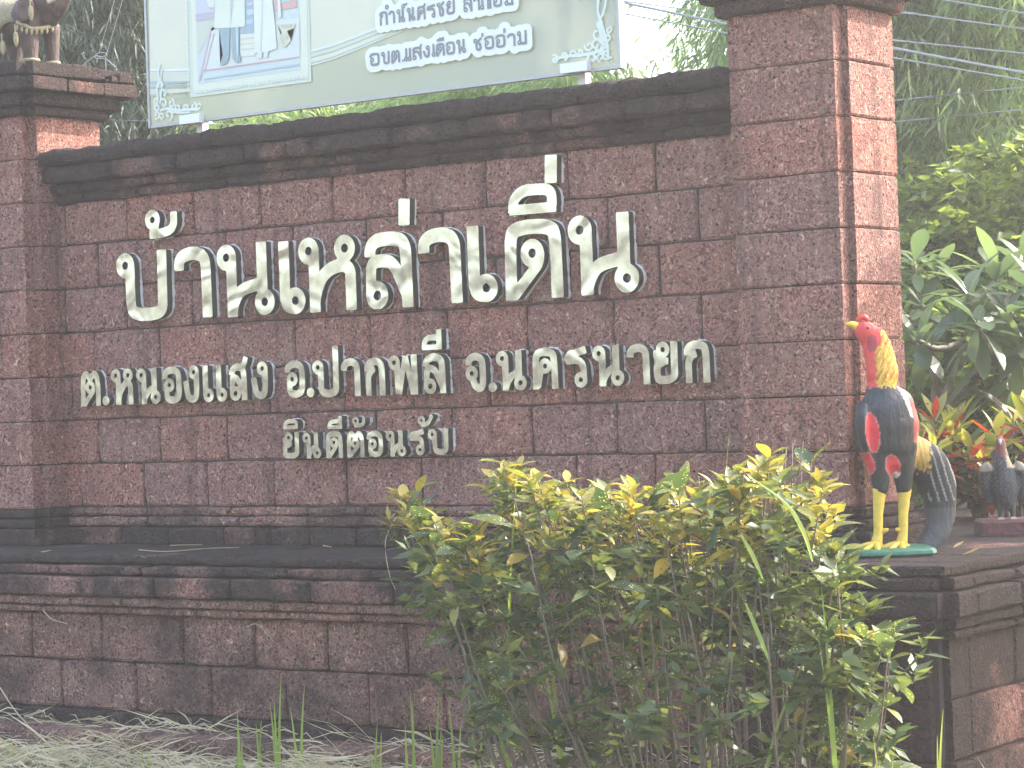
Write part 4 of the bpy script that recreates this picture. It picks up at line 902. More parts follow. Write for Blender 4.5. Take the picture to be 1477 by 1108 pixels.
for s in (-1, 1): b2.add(*hl([(1452+s*8, 728, .01, 8, 8), (1453+s*9, 740, 0, 5, 5), (1453+s*9, 752, 0, 3.4, 3.4)]))
b2.add(*hl([(1455, 690, .09, 10, 10), (1462, 700, .16, 9, 8), (1466, 730, .18, 6, 6), (1466, 755, .17, 4, 4)]))
def hen_col(co):
    u = co@np.array(RU)/hsc+1451; y = 776-co[:, 2]/hsc; v = co@np.array(RV)
    c = np.tile([.035, .037, .045], (len(co), 1)); c[(np.sin(u*.9+y*.9) > .4) & (np.sin(u*.9-y*.9) > -.3) & (y > 665) & (y < 710)] = [.09, .095, .11]
    c[y < 664] = [.22, .08, .08]; c[(y < 680) & (y > 652) & (u > 1453)] = [.45, .33, .2]; c[(y < 684) & (abs(u-1451) > 17)] = [.24, .21, .15]; return c
remesh_body('body', b2, 0.006, M['paint_dull'], hen, hen_col, 2)
hb = MB(); hb.add(*hl([(1446, 640, -.02, 3, 3), (1445, 643, -.035, 2, 2), (1445, 646, -.045, .5, .5)])); link('beak', hb.mesh('beak', True), simple('grey_beak', (.4, .32, .25), .5), hen)
for s in (-1, 1):
    ft = MB()
    for k in (-1, 0, 1): ft.add(*hl([(1453+s*9, 752, 0, 3, 3), (1453+s*9+k*6, 758, -.03, 2.4, 2.4), (1453+s*9+k*10, 762, -.055, .8, .8)], 8, 3, (0, 0, 1)))
    link('foot', ft.mesh('foot', True), simple('foot_paint', (.4, .34, .28), .5), hen)
prb = [(-.1, -.09), (.1, -.1), (.11, .1), (-.1, .1)]; V = []
for z, s in ((0, 1.0), (.05, 1.0), (.06, .9)):
    for a, b_ in prb: p = RU*(a*s)+RV*(b_*s+.02); V.append((p.x, p.y, z))
F = [(k*4+i, k*4+(i+1) % 4, (k+1)*4+(i+1) % 4, (k+1)*4+i) for k in range(2) for i in range(4)]+[(3, 2, 1, 0), (8, 9, 10, 11)]
link('base', mesh_np('base', V, F), simple('dark_red_base', (.09, .025, .028), .6, bump=.8, bscale=40, var=.5), hen)
# --- croton-side small statue seen at the picture's edge is left out where nothing of it can be made out

# --- elephant on the left capital
eb = at(44, 97, z=2.037)+RV*0.03; eb.z = 2.033
eleph = thing('elephant_statue', 'brown elephant statue with golden blanket, tassels and anklets, on the left pillar', 'statue', tuple(eb))
esc = (eb-CAM).dot(FW)/F_PX
def ep(px, py, v=0.0): return RU*((px-44)*esc) + RV*v + Vector((0, 0, (97-py)*esc))
def el(spec, n=14, m=4, up=V_UP):
    P = spline([ep(a, b_, v) for a, b_, v, _, _ in spec], m); out = []
    for i, p in enumerate(P):
        f = i/m; k = min(int(f), len(spec)-2); q = f-k; q = q*q*(3-2*q)
        out.append((p, (spec[k][4]*(1-q)+spec[k+1][4]*q)*esc, (spec[k][3]*(1-q)+spec[k+1][3]*q)*esc))
    return loft_vf(out, n, up)
e = MB()
e.add(*el([(-12, 28, .06, 12, 14), (-4, 28, .06, 27, 27), (14, 27, .04, 32, 30), (34, 26, .02, 31, 30), (52, 22, 0, 27, 27), (62, 20, 0, 14, 16)], 18, 4, (0, 0, 1)))
for x, v, r_ in ((45, -.05, 13.5), (70, .07, 11.5), (15, .08, 12.5), (-14, -.02, 13.5)):
    e.add(*el([(x, 30, v, r_*1.2, r_*1.2), (x, 60, v, r_, r_), (x+1, 80, v, r_*.82, r_*.82), (x+1, 90, v, r_*.85, r_*.85), (x+1, 97, v, r_*.95, r_*.95)], 14, 4))
e.add(*el([(50, 8, -.01, 22, 20), (62, 2, -.02, 25, 22), (76, 4, -.03, 24, 20), (86, 12, -.04, 18, 16), (88, 22, -.04, 10, 10)], 16, 4, (0, 0, 1)))
e.add(*el([(70, 16, -.02, 18, 15), (76, 28, -.02, 13, 12), (80, 38, -.02, 6, 6)], 12, 3, V_UP))
e.add(*el([(82, 20, -.04, 12, 12), (92, 14, -.05, 9.5, 9.5), (101, 0, -.06, 7.5, 7.5), (106, -16, -.06, 6, 6), (104, -32, -.06, 5, 5), (96, -42, -.06, 4.2, 4.2)], 12, 4, V_UP))
e.add(*el([(62, -14, -.02, 16, 14), (66, -22, -.02, 11, 11), (68, -30, -.02, 4, 4)], 12, 3, V_UP))
def e_col(co):
    y = 97-co[:, 2]/esc; u = co@np.array(RU)/esc+44; c = np.tile([.07, .038, .03], (len(co), 1)); c[np.sin(u*.22+y*.17) > .55] = [.09, .05, .038]; return c
remesh_body('body', e, 0.009, M['paint'], eleph, e_col, 3)
gold = simple('old_gold_paint', (.33, .27, .14), .5, 0.0, bump=.8, bscale=90, var=.35)
brn = simple('brown_cement', (.08, .045, .036), .5, bump=.3, var=.2)
# ears
for s, cx, cy in ((-1, 44, 16), (1, 62, 12)):
    hb = MB(); V = []; n_ = 16
    for ring_, (k, dv) in enumerate(((1.0, 0), (.82, -.012), (.45, -.004), (0.02, .004))):
        for i in range(n_):
            a = 2*math.pi*i/n_; rx, rz = 13*(1+.12*math.sin(a*2)), 20*(1-.1*math.cos(a)); V.append(ep(cx+rx*k*math.cos(a), cy-rz*k*math.sin(a), (-.115 if s < 0 else .13)+dv*s*-1))
    F = [(k*n_+i, k*n_+(i+1) % n_, (k+1)*n_+(i+1) % n_, (k+1)*n_+i) for k in range(3) for i in range(n_)]
    hb.add(V, F); V2 = [tuple(Vector(v)+RV*0.012) for v in V]; hb.add(V2, [f[::-1] for f in F]); hb.add([], [])
    F3 = [(i, (i+1) % n_, 4*n_+(i+1) % n_, 4*n_+i) for i in range(n_)]; hb.f += [f[::-1] for f in F3]
    link('ear', hb.mesh('ear', True), brn, eleph)
for v in (-.09, .03):
    hb = MB(); hb.add(*el([(76, 6, v, 3.5, 3.5), (83, 3, v-.01, 4.3, 4.3), (90, -3, v-.02, 3.6, 3.6), (95, -10, v-.02, 1, 1)], 10, 3, (0, 0, 1))); link('tusk', hb.mesh('tusk', True), simple('ivory_paint', (.6, .52, .4), .5, var=.2), eleph)
for x, v, r_ in ((45, -.05, 13.5), (70, .07, 11.5), (15, .08, 12.5), (-14, -.02, 13.5)):
    hb = MB(); 
    for yy in (87, 92.5): hb.add(*el([(x+1, yy-2.2, v, r_*.88, r_*.88), (x+1, yy-1.2, v, r_*.98, r_*.98), (x+1, yy+1.2, v, r_*.98, r_*.98), (x+1, yy+2.2, v, r_*.88, r_*.88)], 18, 2))
    link('anklet', hb.mesh('anklet', True), gold, eleph)
# blanket: shell over the back, hem from shoulder down to the rump
hb = MB(); V = []; nu_, nv_ = 18, 14
for i in range(nu_+1):
    f = i/nu_; x = -14+f*50; hem = 50-26*f+3*math.sin(f*9)
    for j in range(nv_+1):
        a = math.pi*(-.02+1.04*j/nv_); R_ = 33-1.5*abs(f-.5)*4
        yy = 27-math.sin(a)*R_*1.02; vv = .045-.02*f-math.cos(a)*.098*1.02
        if math.sin(a) < .45: yy = min(yy+ (hem-18)*(1-math.sin(a)/.45)*.5, hem)
        V.append(ep(x, yy, vv))
F = [(i*(nv_+1)+j, (i+1)*(nv_+1)+j, (i+1)*(nv_+1)+j+1, i*(nv_+1)+j+1) for i in range(nu_) for j in range(nv_)]
hb.add(V, F); bl = link('blanket', hb.mesh('blanket', True), simple('blanket_gold', (.24, .2, .12), .55, 0.0, bump=1.0, bscale=120, var=.6), eleph)
so = bl.modifiers.new('t', 'SOLIDIFY'); so.thickness = 0.008
# breast garland, fringe and tassels
hb = MB()
P = [ep(30+48*q, 36+7*math.sin(q*3.1)-(2 if q < .3 else 0), -.105+.09*q*q) for q in [i/8 for i in range(9)]]
hb.add(*tube_vf(spline(P, 3), 3.2*esc, None, 8)); link('chest_garland', hb.mesh('chest_garland', True), gold, eleph)
for i in range(8):
    q = i/7*.95+.03; x = 30+48*q; hb = MB(); y0_ = 38+7*math.sin(q*3.1); v_ = -.112+.09*q*q
    hb.add(*el([(x, y0_, v_, 1.6, 1.6), (x, y0_+4, v_, 2.2, 2.2), (x, y0_+8, v_, .5, .5)], 8, 2)); link('pendant', hb.mesh('pendant', True), gold, eleph)
for x, yt_, v in ((7, 48, -.08), (29, 38, -.125), (52, 2, -.13)):
    hb = MB(); hb.add(*el([(x, yt_, v, 1.1, 1.1), (x+.5, yt_+10, v, 1.1, 1.1), (x+1, yt_+13, v, 3.2, 3.2), (x+1.4, yt_+22, v, 4.0, 4.0), (x+1.5, yt_+29, v, 2.6, 2.6), (x+1.5, yt_+32, v, .5, .5)], 10, 3)); link('tassel', hb.mesh('tassel', True), gold, eleph)

# ------------------------------------------------------------------ vegetation
def leaf_arrays(P, D, Nn, Ln, Wd, fold=0.25, droop=0.15):
    """5-vertex folded leaves; P base, D direction, Nn normal (n,3)"""
    D = D/np.linalg.norm(D, axis=1, keepdims=True); Sd = np.cross(D, Nn); Sd /= (np.linalg.norm(Sd, axis=1, keepdims=True)+1e-9); Nn = np.cross(Sd, D)
    Ln = Ln[:, None]; Wd = Wd[:, None]; Z_ = np.array([[0, 0, -1.0]])
    mid = P + D*Ln*.42 - Nn*Wd*fold
    a = P + D*Ln*.38 + Sd*Wd*.5; b_ = P + D*Ln*.38 - Sd*Wd*.5; tip = P + D*Ln + Z_*Ln*droop
    V = np.stack([P, a, mid, b_, tip], 1).reshape(-1, 3)
    n = len(P); base_ = (np.arange(n)*5)[:, None]
    F = np.concatenate([base_+np.array([[0, 1, 2]]), base_+np.array([[0, 2, 3]]), base_+np.array([[1, 4, 2]]), base_+np.array([[2, 4, 3]])])
    return V, F
def unit(v): return v/(np.linalg.norm(v, axis=1, keepdims=True)+1e-9)
def foliage_mesh(name, seed, n, rx, ry, z0, z1, llen, lwid, kind='bamboo', clump=0.35, hollow=0.3):
    """leaves gathered in drooping sprays through the volume of a crown"""
    r = np.random.RandomState(seed); ns_ = max(1, n//14)
    th = r.uniform(0, 2*np.pi, ns_); zz = r.uniform(0, 1, ns_); prof = np.sqrt(np.clip(1-(2*np.abs(zz-.45))**2.6, 0.04, 1))
    rad = np.sqrt(r.uniform(hollow, 1, ns_))*prof*(0.8+.25*np.sin(th*3+zz*9)+.12*np.sin(th*7-zz*21))
    Cn = np.stack([rx*rad*np.cos(th), ry*rad*np.sin(th), z0+(z1-z0)*zz], 1)
    # lumps: pull sprays towards branch centres
    K = max(4, ns_//45); bc = Cn[r.randint(0, ns_, K)]; pick = r.randint(0, K, ns_)
    Cn = Cn*(1-clump)+bc[pick]*clump
    out = unit(np.stack([np.cos(th), np.sin(th), np.zeros(ns_)], 1)); sd = unit(out + r.normal(0, .5, (ns_, 3)) + np.array([[0, 0, -.35 if kind == 'bamboo' else .15]]))
    k = 14; rep = np.repeat(np.arange(ns_), k); t_ = np.tile(np.linspace(0, 1, k), ns_)
    sl = llen*(3.0 if kind == 'bamboo' else 2.2)
    P = Cn[rep] + sd[rep]*(t_*sl)[:, None] + np.array([[0, 0, -1.0]])*((t_**2)*sl*.45)[:, None] + r.normal(0, llen*.12, (len(rep), 3))
    side = unit(np.cross(sd[rep], np.array([[0, 0, 1.0]]))); sg = np.where(np.arange(len(rep)) % 2, 1, -1)[:, None]
    if kind == 'bamboo': D = sd[rep]*.8 + side*sg*.6 + np.array([[0, 0, -.75]]) + r.normal(0, .28, P.shape); Nn = unit(r.normal(0, .6, P.shape)+np.array([[0, 0, 1.0]])+out[rep]*.6)
    else: D = sd[rep]*.6 + side*sg*.8 + r.normal(0, .4, P.shape)+np.array([[0, 0, -.15]]); Nn = unit(r.normal(0, .5, P.shape)+np.array([[0, 0, 1.0]]))
    V, F = leaf_arrays(P, D, Nn, llen*r.uniform(.65, 1.25, len(P)), lwid*r.uniform(.7, 1.2, len(P)))
    return mesh_np(name, V, F)
fol = {'bam': foliage_mesh('crown', 1, 20000, 1.5, 1.5, 0.0, 5.2, .15, .021), 'bam2': foliage_mesh('crown', 2, 20000, 1.6, 1.5, 0.0, 5.0, .14, .02),
       'dark': foliage_mesh('crown', 3, 30000, 1.5, 1.4, 0.0, 4.8, .12, .016, clump=.2), 'broad': foliage_mesh('crown', 4, 9000, 1.1, 1.0, 0.0, 1.9, .09, .05, kind='broad'), 'low': foliage_mesh('crown', 5, 9000, 1.0, .9, 0.0, 1.5, .13, .022)}
for k_, v_ in (('bam', 'bamboo'), ('bam2', 'bamboo_light'), ('dark', 'bamboo_dark'), ('broad', 'broad'), ('low', 'bamboo_light')): fol[k_].materials.append(M[v_])
rt = random.Random(31)
def tree(name, label, cat, kind, px, y, z0, s=1.0, group=None, culms=6, rot=None, zs=1.0, mat=None):
    q = at(px, 560, y=y); T = thing(name, label, cat, (q.x, y, GZ), group)
    me = fol[kind]
    if mat is not None:
        me = me.copy(); me.materials.clear(); me.materials.append(mat)
    o = link('crown', me, None, T, (0, 0, z0-GZ)); o.scale = (s, s, s*zs); o.rotation_euler.z = rot if rot is not None else rt.uniform(0, 6.28); o['kind'] = 'stuff'
    hgt = z0-GZ+(3.6 if kind in ('bam', 'bam2', 'dark') else .9)*s*zs
    for c in range(culms):
        a = rt.uniform(0, 6.28); r0 = rt.uniform(.05, .35)*s; le = rt.uniform(.1, .5)*s
        P = [Vector((r0*math.cos(a), r0*math.sin(a), 0)), Vector((r0*1.4*math.cos(a), r0*1.4*math.sin(a), hgt*.5)), Vector(((r0+le)*math.cos(a), (r0+le)*math.sin(a), hgt*rt.uniform(.8, 1)))]
        mb = MB(); mb.add(*tube_vf(spline(P, 4), .028*s if kind != 'dark' else .05*s, .008*s, 7)); link('culm' if 'bamboo' in name else 'trunk', mb.mesh('culm', True), M['culm'] if 'bamboo' in name else M['bark'], T)
    return T
GD, GR, GM, GF = 'dark trees beyond the left pillar', 'bamboo clumps beyond the right pillar', 'low bushes behind the wall', 'far bamboo behind everything'
for i, (px, y, z0, s, lab) in enumerate([(-40, 3.4, .3, 1.0, 'dark drooping tree behind the elephant statue at the picture edge'), (95, 4.2, .2, 1.05, 'dark drooping tree between the elephant statue and the banner'), (215, 3.6, .1, .95, 'dark drooping tree partly hidden by the left end of the banner'), (20, 6.5, .2, 1.3, 'tall dark tree further back behind the elephant statue'), (170, 6.8, .3, 1.25, 'tall dark tree further back left of the banner'), (340, 5.6, 0, 1.0, 'dark tree hidden mostly by the framed picture of the banner')]):
    tree('dark_tree', lab, 'tree', 'dark', px, y, z0, s, GD, 2)
for i, (px, y, s, lab, kd) in enumerate([(440, 3.4, .62, 'low green bush under the left half of the banner', 'low'), (560, 3.6, .60, 'low green bush glimpsed below the printed ribbon of the banner', 'low'), (660, 3.2, .66, 'sunlit bush below the banner lettering', 'low'), (750, 3.5, .66, 'sunlit feathery bush below the right half of the banner', 'low'), (835, 3.3, .63, 'sunlit bush beside the right banner post', 'low'), (900, 4.2, .42, 'pale bush just right of the banner corner', 'low'), (360, 3.2, .6, 'low green bush by the left banner post', 'low'), (610, 5.5, .9, 'leafy bush further back below the banner', 'broad'), (790, 5.6, .9, 'leafy bush further back near the right banner post', 'broad'), (480, 5.8, .85, 'leafy bush further back below the framed picture', 'broad')]):
    tree('bush', lab, 'bush', kd, px, y, {'low': 1.28, 'broad': .75}[kd]+(0.02*i % .1), s*1.12, GM, 3, zs=1.0)
for i, (px, y, z0, s, kd, lab) in enumerate([(1165, 7.0, .6, .78, 'bam2', 'pale bamboo clump leaning out left of the right pillar'), (1275, 5.6, .9, .85, 'bam', 'bamboo clump directly behind the right pillar'), (1390, 6.2, 1.0, .95, 'bam2', 'feathery bamboo clump right of the pillar, above the plumeria'), (1500, 5.8, 1.0, 1.0, 'bam', 'feathery bamboo clump at the right picture edge'), (1330, 9.0, .4, 1.3, 'bam2', 'tall hazy bamboo further back beside the right pillar'), (1600, 8.0, .3, 1.3, 'bam2', 'bamboo clump beyond the right edge of the picture')]):
    tree('bamboo_clump', lab, 'bamboo', kd, px, y, z0, s, GR, 7)
for i, (px, y, s, lab) in enumerate([(1330, 4.6, .9, 'broad-leaved bush with yellowish leaves right of the pillar'), (1420, 4.9, 1.0, 'broad-leaved vine-covered bush above the plumeria'), (1500, 4.4, 1.0, 'broad-leaved bush at the right edge behind the plumeria'), (1375, 3.4, .7, 'small broad-leaved bush under the plumeria branches'), (1470, 3.2, .75, 'dark leafy bush behind the small rooster')]):
    tree('leafy_bush', lab, 'bush', 'broad', px, y, [-.1, -.2, -.1, -.55, -.55][i], s, 'broad-leaved bushes right of the pillar', 3)
tq = thing('shade_tree', 'leafy tree standing beyond the right edge of the terrace', 'tree', (-1.7, 4.1, GZ))
o_ = link('crown', fol['broad'], None, tq, (0, 0, 2.1)); o_.scale = (1.5, 1.4, 1.75); o_['kind'] = 'stuff'
o_ = link('crown', fol['broad'], None, tq, (.2, .1, 1.5)); o_.scale = (1.45, 1.4, 1.9); o_.rotation_euler.z = 2.0; o_['kind'] = 'stuff'
o_ = link('crown', fol['broad'], None, tq, (-.5, -.2, 1.3)); o_.scale = (1.3, 1.2, 1.7); o_.rotation_euler.z = 4.0; o_['kind'] = 'stuff'
mb = MB(); mb.add(*tube_vf(spline([(0, 0, 0), (.05, 0, 1.5), (-.05, .1, 3.2)], 5), .09, .04, 9)); link('trunk', mb.mesh('trunk', True), M['bark'], tq)
# far line of trees closing the view behind the gaps below banner height
for i, px in enumerate([-250, 430, 1290, 1750]):
    tree('bamboo_clump', ['dense bamboo far off beyond the left edge', 'dense bamboo far off behind the banner', 'dense bamboo far off behind the right pillar', 'dense bamboo far off beyond the right edge'][i], 'bamboo', 'bam2', px, 15.0, -.6, 1.4 if i not in (1, 2) else 0.9, GF, 5)

# large single leaves --------------------------------------------
def big_leaf(name, Ln, Wd, widest=.5, curl=.12, fold=.12, tipsharp=1.0, mat=None):
    rows = [0, .12, .32, .52, .74, .9, 1.0]; V = []; F = []
    for i, t_ in enumerate(rows):
        w_ = Wd*.5*(math.sin(math.pi*min(1, t_**(math.log(.5)/math.log(widest)))))**tipsharp if 0 < t_ < 1 else 0.0015
        z = -curl*Ln*t_*t_; x = Ln*t_
        V += [(x, w_, z+w_*fold), (x, 0, z), (x, -w_, z+w_*fold)]
    for i in range(len(rows)-1):
        a = i*3; F += [(a, a+3, a+4, a+1), (a+1, a+4, a+5, a+2)]
    me = mesh_np(name, V, F, True)
    if mat: me.materials.append(mat)
    return me
def place_leaf(me, parent, pos, d, roll=0.0, s=1.0, name='leaf', up=(0, 0, 1)):
    d = Vector(d).normalized(); a = Vector(up).cross(d)
    if a.length < .05: a = Vector((1, 0, 0)).cross(d)
    a.normalize(); n_ = d.cross(a)
    mt = Matrix((d, a, n_)).transposed() @ Matrix.Rotation(roll, 3, 'X')
    o = bpy.data.objects.new(name, me); C.objects.link(o); o.parent = parent
    o.matrix_local = Matrix.Translation(Vector(pos)-Vector(parent.location)) @ mt.to_4x4() @ Matrix.Diagonal((s, s, s, 1))
    return o
def multi(base_kw, mats): return [big_leaf('leaf', mat=M[m_], **base_kw) for m_ in mats]
sh = dict(Ln=.085, Wd=.032, widest=.5, curl=.18, fold=.25)
LV = {'g': [big_leaf('leaf', .095, .042, .52, .25, .2, .8, mat=M['leaf_green']), big_leaf('leaf', .08, .04, .5, .12, .3, .8, mat=M['leaf_green']), big_leaf('leaf', .11, .05, .55, .35, .15, .8, mat=M['leaf_green'])],
      'm': [big_leaf('leaf', .08, .034, .5, .15, .3, .85, mat=M['leaf_mid']), big_leaf('leaf', .07, .034, .5, .3, .2, .85, mat=M['leaf_mid'])],
      'y': [big_leaf('leaf', .075, .031, .5, .25, .3, .85, mat=M['leaf_yellow']), big_leaf('leaf', .06, .028, .5, .45, .2, .85, mat=M['leaf_yellow'])],
      'd': [big_leaf('leaf', .08, .03, .5, .6, .5, mat=M['leaf_dry'])]}
outline = [(565, 706), (600, 700), (630, 745), (690, 742), (718, 668), (742, 655), (775, 690), (810, 684), (850, 705), (900, 690), (950, 700), (985, 678), (1030, 690), (1060, 662), (1095, 668), (1130, 640), (1150, 630), (1178, 648), (1200, 770), (1235, 850), (1270, 890), (1300, 930)]
ox = [o[0] for o in outline]; oy = [o[1] for o in outline]
shrubs = [thing('variegated_shrub', lab, 'shrub', tuple(at(px, 560, y=-1.45).xy)+(GZ,), 'variegated shrubs in front of the terrace') for px, lab in ((720, 'yellow-tipped variegated shrub leaning left, its branches spreading over the terrace edge'), (880, 'yellow-tipped variegated shrub in the middle, below the bottom lettering'), (1040, 'tall yellow-tipped variegated shrub with the highest shoots, left of the rooster'), (1190, 'sparse leggy variegated shrub with mostly green leaves, in front of the rooster'))]
rl = random.Random(77); nleaf = [0]*4; leafjobs = []
stems = []
for i in range(92):
    f = (i+.5)/92
    if i < 66: px = 566+(1195-566)*((i+rl.uniform(0, 1))/66); top = np.interp(px, ox, oy)+abs(rl.gauss(0, 1))*20; yv = -1.45+rl.uniform(-.33, .3)
    elif i < 80: px = rl.uniform(1185, 1285); top = np.interp(px, ox, oy)+abs(rl.gauss(0, 40)); yv = -1.5+rl.uniform(-.25, .2)
    else: px = rl.uniform(700, 1250); top = rl.uniform(800, 1000); yv = -1.85+rl.uniform(-.15, .15)
    k = 0 if px < 730 else 1 if px < 930 else 2 if px < 1165 else 3
    if 720 < px < 770 and i < 66: pass
    tip = at(px, top, y=yv)
    bpx = 735+(px-565)*.68 + rl.uniform(-30, 30); bs = at(bpx, 1100, y=-1.45+(yv+1.45)*.5); bs.z = GZ
    midp = bs.lerp(tip, .5)+Vector((rl.uniform(-.05, .05), rl.uniform(-.04, .04), rl.uniform(0, .06)))
    P = spline([bs, midp, tip], 7); stems.append((k, P, top, i))
    mb = MB(); mb.add([local(shrubs[k], v) for v in tube_vf(P, rl.uniform(.004, .008), .002, 5)[0]], tube_vf(P, .005, .002, 5)[1])
    link('stem', mb.mesh('stem', True), M['stem'], shrubs[k])
    # side twigs carry leaves too
    nl = 15 if i < 66 else 9 if i < 80 else 12
    ln_ = len(P)
    for q in range(nl):
        if q < nl*.5: u = 1-rl.random()*.1
        else: u = rl.uniform(.45, .95) if i < 66 else rl.uniform(.3, .98)
        p = P[min(ln_-1, int(u*(ln_-1)))].lerp(P[min(ln_-1, int(u*(ln_-1))+1)], (u*(ln_-1)) % 1)
        a = q*2.4+rl.uniform(-.4, .4); el_ = rl.uniform(.15, 1.1) if u > .88 else rl.uniform(-.5, .6)
        d = Vector((math.cos(a)*math.cos(el_), math.sin(a)*math.cos(el_), math.sin(el_)))
        if u < .9 and rl.random() < .5: p = p+d*rl.uniform(.02, .07)
        py_ = top+(1-u)*300
        yel_p = max(0, .95-(py_-np.interp(px, ox, oy))/110.0) if i < 66 else .08
        c = rl.random()
        ty = 'y' if c < yel_p*.72 else 'm' if c < yel_p*1.0+.22 else 'd' if rl.random() < .05 else 'g'
        leafjobs.append((k, p, d, ty, u))
for (k, p, d, ty, u) in leafjobs:
    if nleaf[k] >= 298: continue
    nleaf[k] += 1; me = LV[ty][rl.randrange(len(LV[ty]))]
    place_leaf(me, shrubs[k], p, d, rl.uniform(-.5, .5), rl.uniform(.8, 1.3)*(1.0 if u > .88 else rl.uniform(1.0, 1.45)))
# small understorey leaves, one mass per shrub
for k in range(4):
    r = np.random.RandomState(40+k); Q = [(P, i) for kk, P, tp, i in stems if kk == k]
    pts = []; dr = []
    for _ in range(84):      # whorls of leaves round the nodes of the twigs
        P, i = Q[r.randint(len(Q))]; u = 1-.62*abs(r.normal(0, .5)) if r.rand() < .9 else r.uniform(.15, .5); u = min(.97, max(.15, u)); p = P[int(u*(len(P)-1))]; a = r.uniform(0, 6.28)
        c0 = np.array(local(shrubs[k], p))+np.array([math.cos(a), math.sin(a), r.uniform(-.2, .5)])*r.uniform(.02, .13)
        for q in range(r.randint(7, 13)):
            b_ = q*2.4+r.uniform(-.4, .4); e_ = r.uniform(-.5, .9); d = np.array([math.cos(b_)*math.cos(e_), math.sin(b_)*math.cos(e_), math.sin(e_)])
            pts.append(c0+np.array([0, 0, -.006*q])); dr.append(d)
    n = len(pts)
    V, F = leaf_arrays(np.array(pts), np.array(dr), unit(r.normal(0, .4, (n, 3))+np.array([[0, 0, 1.]])), r.uniform(.05, .1, n), r.uniform(.022, .042, n))
    me = mesh_np('understorey', V, F); o = link('understorey', me, leafmat('understorey_green_%d' % k, (0.035, 0.06, 0.027), (0.15, 0.175, 0.06), tv=2.0), shrubs[k]); o['kind'] = 'stuff'
    pts = []; dr = []; top_ = [(P, i) for P, i in Q if i < 66]
    for P, i in top_*2:
        u = r.uniform(.86, .99); c0 = np.array(local(shrubs[k], P[int(u*(len(P)-1))]))+r.normal(0, .03, 3)
        for q in range(r.randint(6, 11)):
            b_ = q*2.4; e_ = r.uniform(-.1, 1.1); dr.append(np.array([math.cos(b_)*math.cos(e_), math.sin(b_)*math.cos(e_), math.sin(e_)])); pts.append(c0-np.array([0, 0, .005*q]))
    if pts:
        n = len(pts); V, F = leaf_arrays(np.array(pts), np.array(dr), unit(r.normal(0, .4, (n, 3))+np.array([[0, 0, 1.]])), r.uniform(.04, .08, n), r.uniform(.018, .03, n))
        o = link('young_foliage', mesh_np('young_foliage', V, F), M['young'], shrubs[k]); o['kind'] = 'stuff'
    tw = MB()
    for _ in range(26):
        P, i = Q[r.randint(len(Q))]; u = r.uniform(.2, .8); p = P[int(u*(len(P)-1))]; a = r.uniform(0, 6.28); d = Vector((math.cos(a), math.sin(a), r.uniform(.3, 1.4))).normalized()*r.uniform(.08, .22)
        VV, FF = tube_vf([local(shrubs[k], p), local(shrubs[k], p+d*.5+Vector((0, 0, .01))), local(shrubs[k], p+d)], .0022, .001, 4); tw.add(VV, FF)
    o = link('twigs', tw.mesh('twigs'), M['stem'], shrubs[k]); o['kind'] = 'stuff'

# crotons on the terrace behind the roosters --------------------------
CL = {'c': [big_leaf('leaf', .2, .058, .5, .12, .25, mat=M['leaf_croton']), big_leaf('leaf', .17, .05, .5, .25, .2, mat=M['leaf_croton'])], 'r': [big_leaf('leaf', .17, .045, .5, .15, .2, mat=M['leaf_red'])], 'p': [big_leaf('leaf', .21, .055, .5, .25, .2, mat=M['leaf_purple']), big_leaf('leaf', .17, .05, .5, .35, .2, mat=M['leaf_purple'])], 'g': [big_leaf('leaf', .18, .055, .5, .3, .2, mat=M['leaf_plum'])]}
for ci, (px, py, y, lab) in enumerate([(1352, 620, 1.75, 'croton plant with red and yellow leaves beside the tall rooster'), (1412, 622, 1.9, 'croton plant with upright yellow leaves between the two roosters'), (1470, 618, 1.8, 'croton plant with yellow and red leaves behind the small rooster'), (1530, 630, 1.7, 'croton plant beyond the right picture edge')]):
    q = at(px, py, y=y); T = thing('croton_plant', lab, 'plant', (q.x, y, -.17), 'croton plants on the terrace')
    heads = []
    for h in range(6):
        hx = q.x+rl.uniform(-.13, .13); hy = y+rl.uniform(-.15, .15); hz = q.z+rl.uniform(-.2, .06)
        st_ = [Vector((q.x+(hx-q.x)*.3, y, -.17)), Vector((q.x+(hx-q.x)*.7, (y+hy)/2, (hz-.17)/2)), Vector((hx, hy, hz))]
        mb = MB(); mb.add([local(T, v) for v in tube_vf(spline(st_, 4), .007, .004, 6)[0]], tube_vf(spline(st_, 4), .007, .004, 6)[1]); link('stem', mb.mesh('stem', True), M['stem'], T)
        for l_ in range(15):
            f = l_/15; a = l_*2.4+h; el_ = 1.15-f*1.35; d = (math.cos(a)*math.cos(el_), math.sin(a)*math.cos(el_), math.sin(el_))
            c = rl.random(); ty = 'c' if f < .5 and c < .68 else 'r' if c < (.85 if f < .6 else .4) else 'p' if c < .9 else 'g'
            place_leaf(CL[ty][rl.randrange(len(CL[ty]))], T, (hx, hy, hz-f*.14), d, rl.uniform(-.4, .4), rl.uniform(.6, 1.0))
        for l_ in range(9):
            a = l_*2.4; zz = rl.uniform(0, .6); d = (math.cos(a), math.sin(a), rl.uniform(-.6, .2)); p = st_[0].lerp(st_[2], .3+zz)
            place_leaf(CL['p'][rl.randrange(2)], T, p, d, rl.uniform(-.5, .5), rl.uniform(.5, .9))
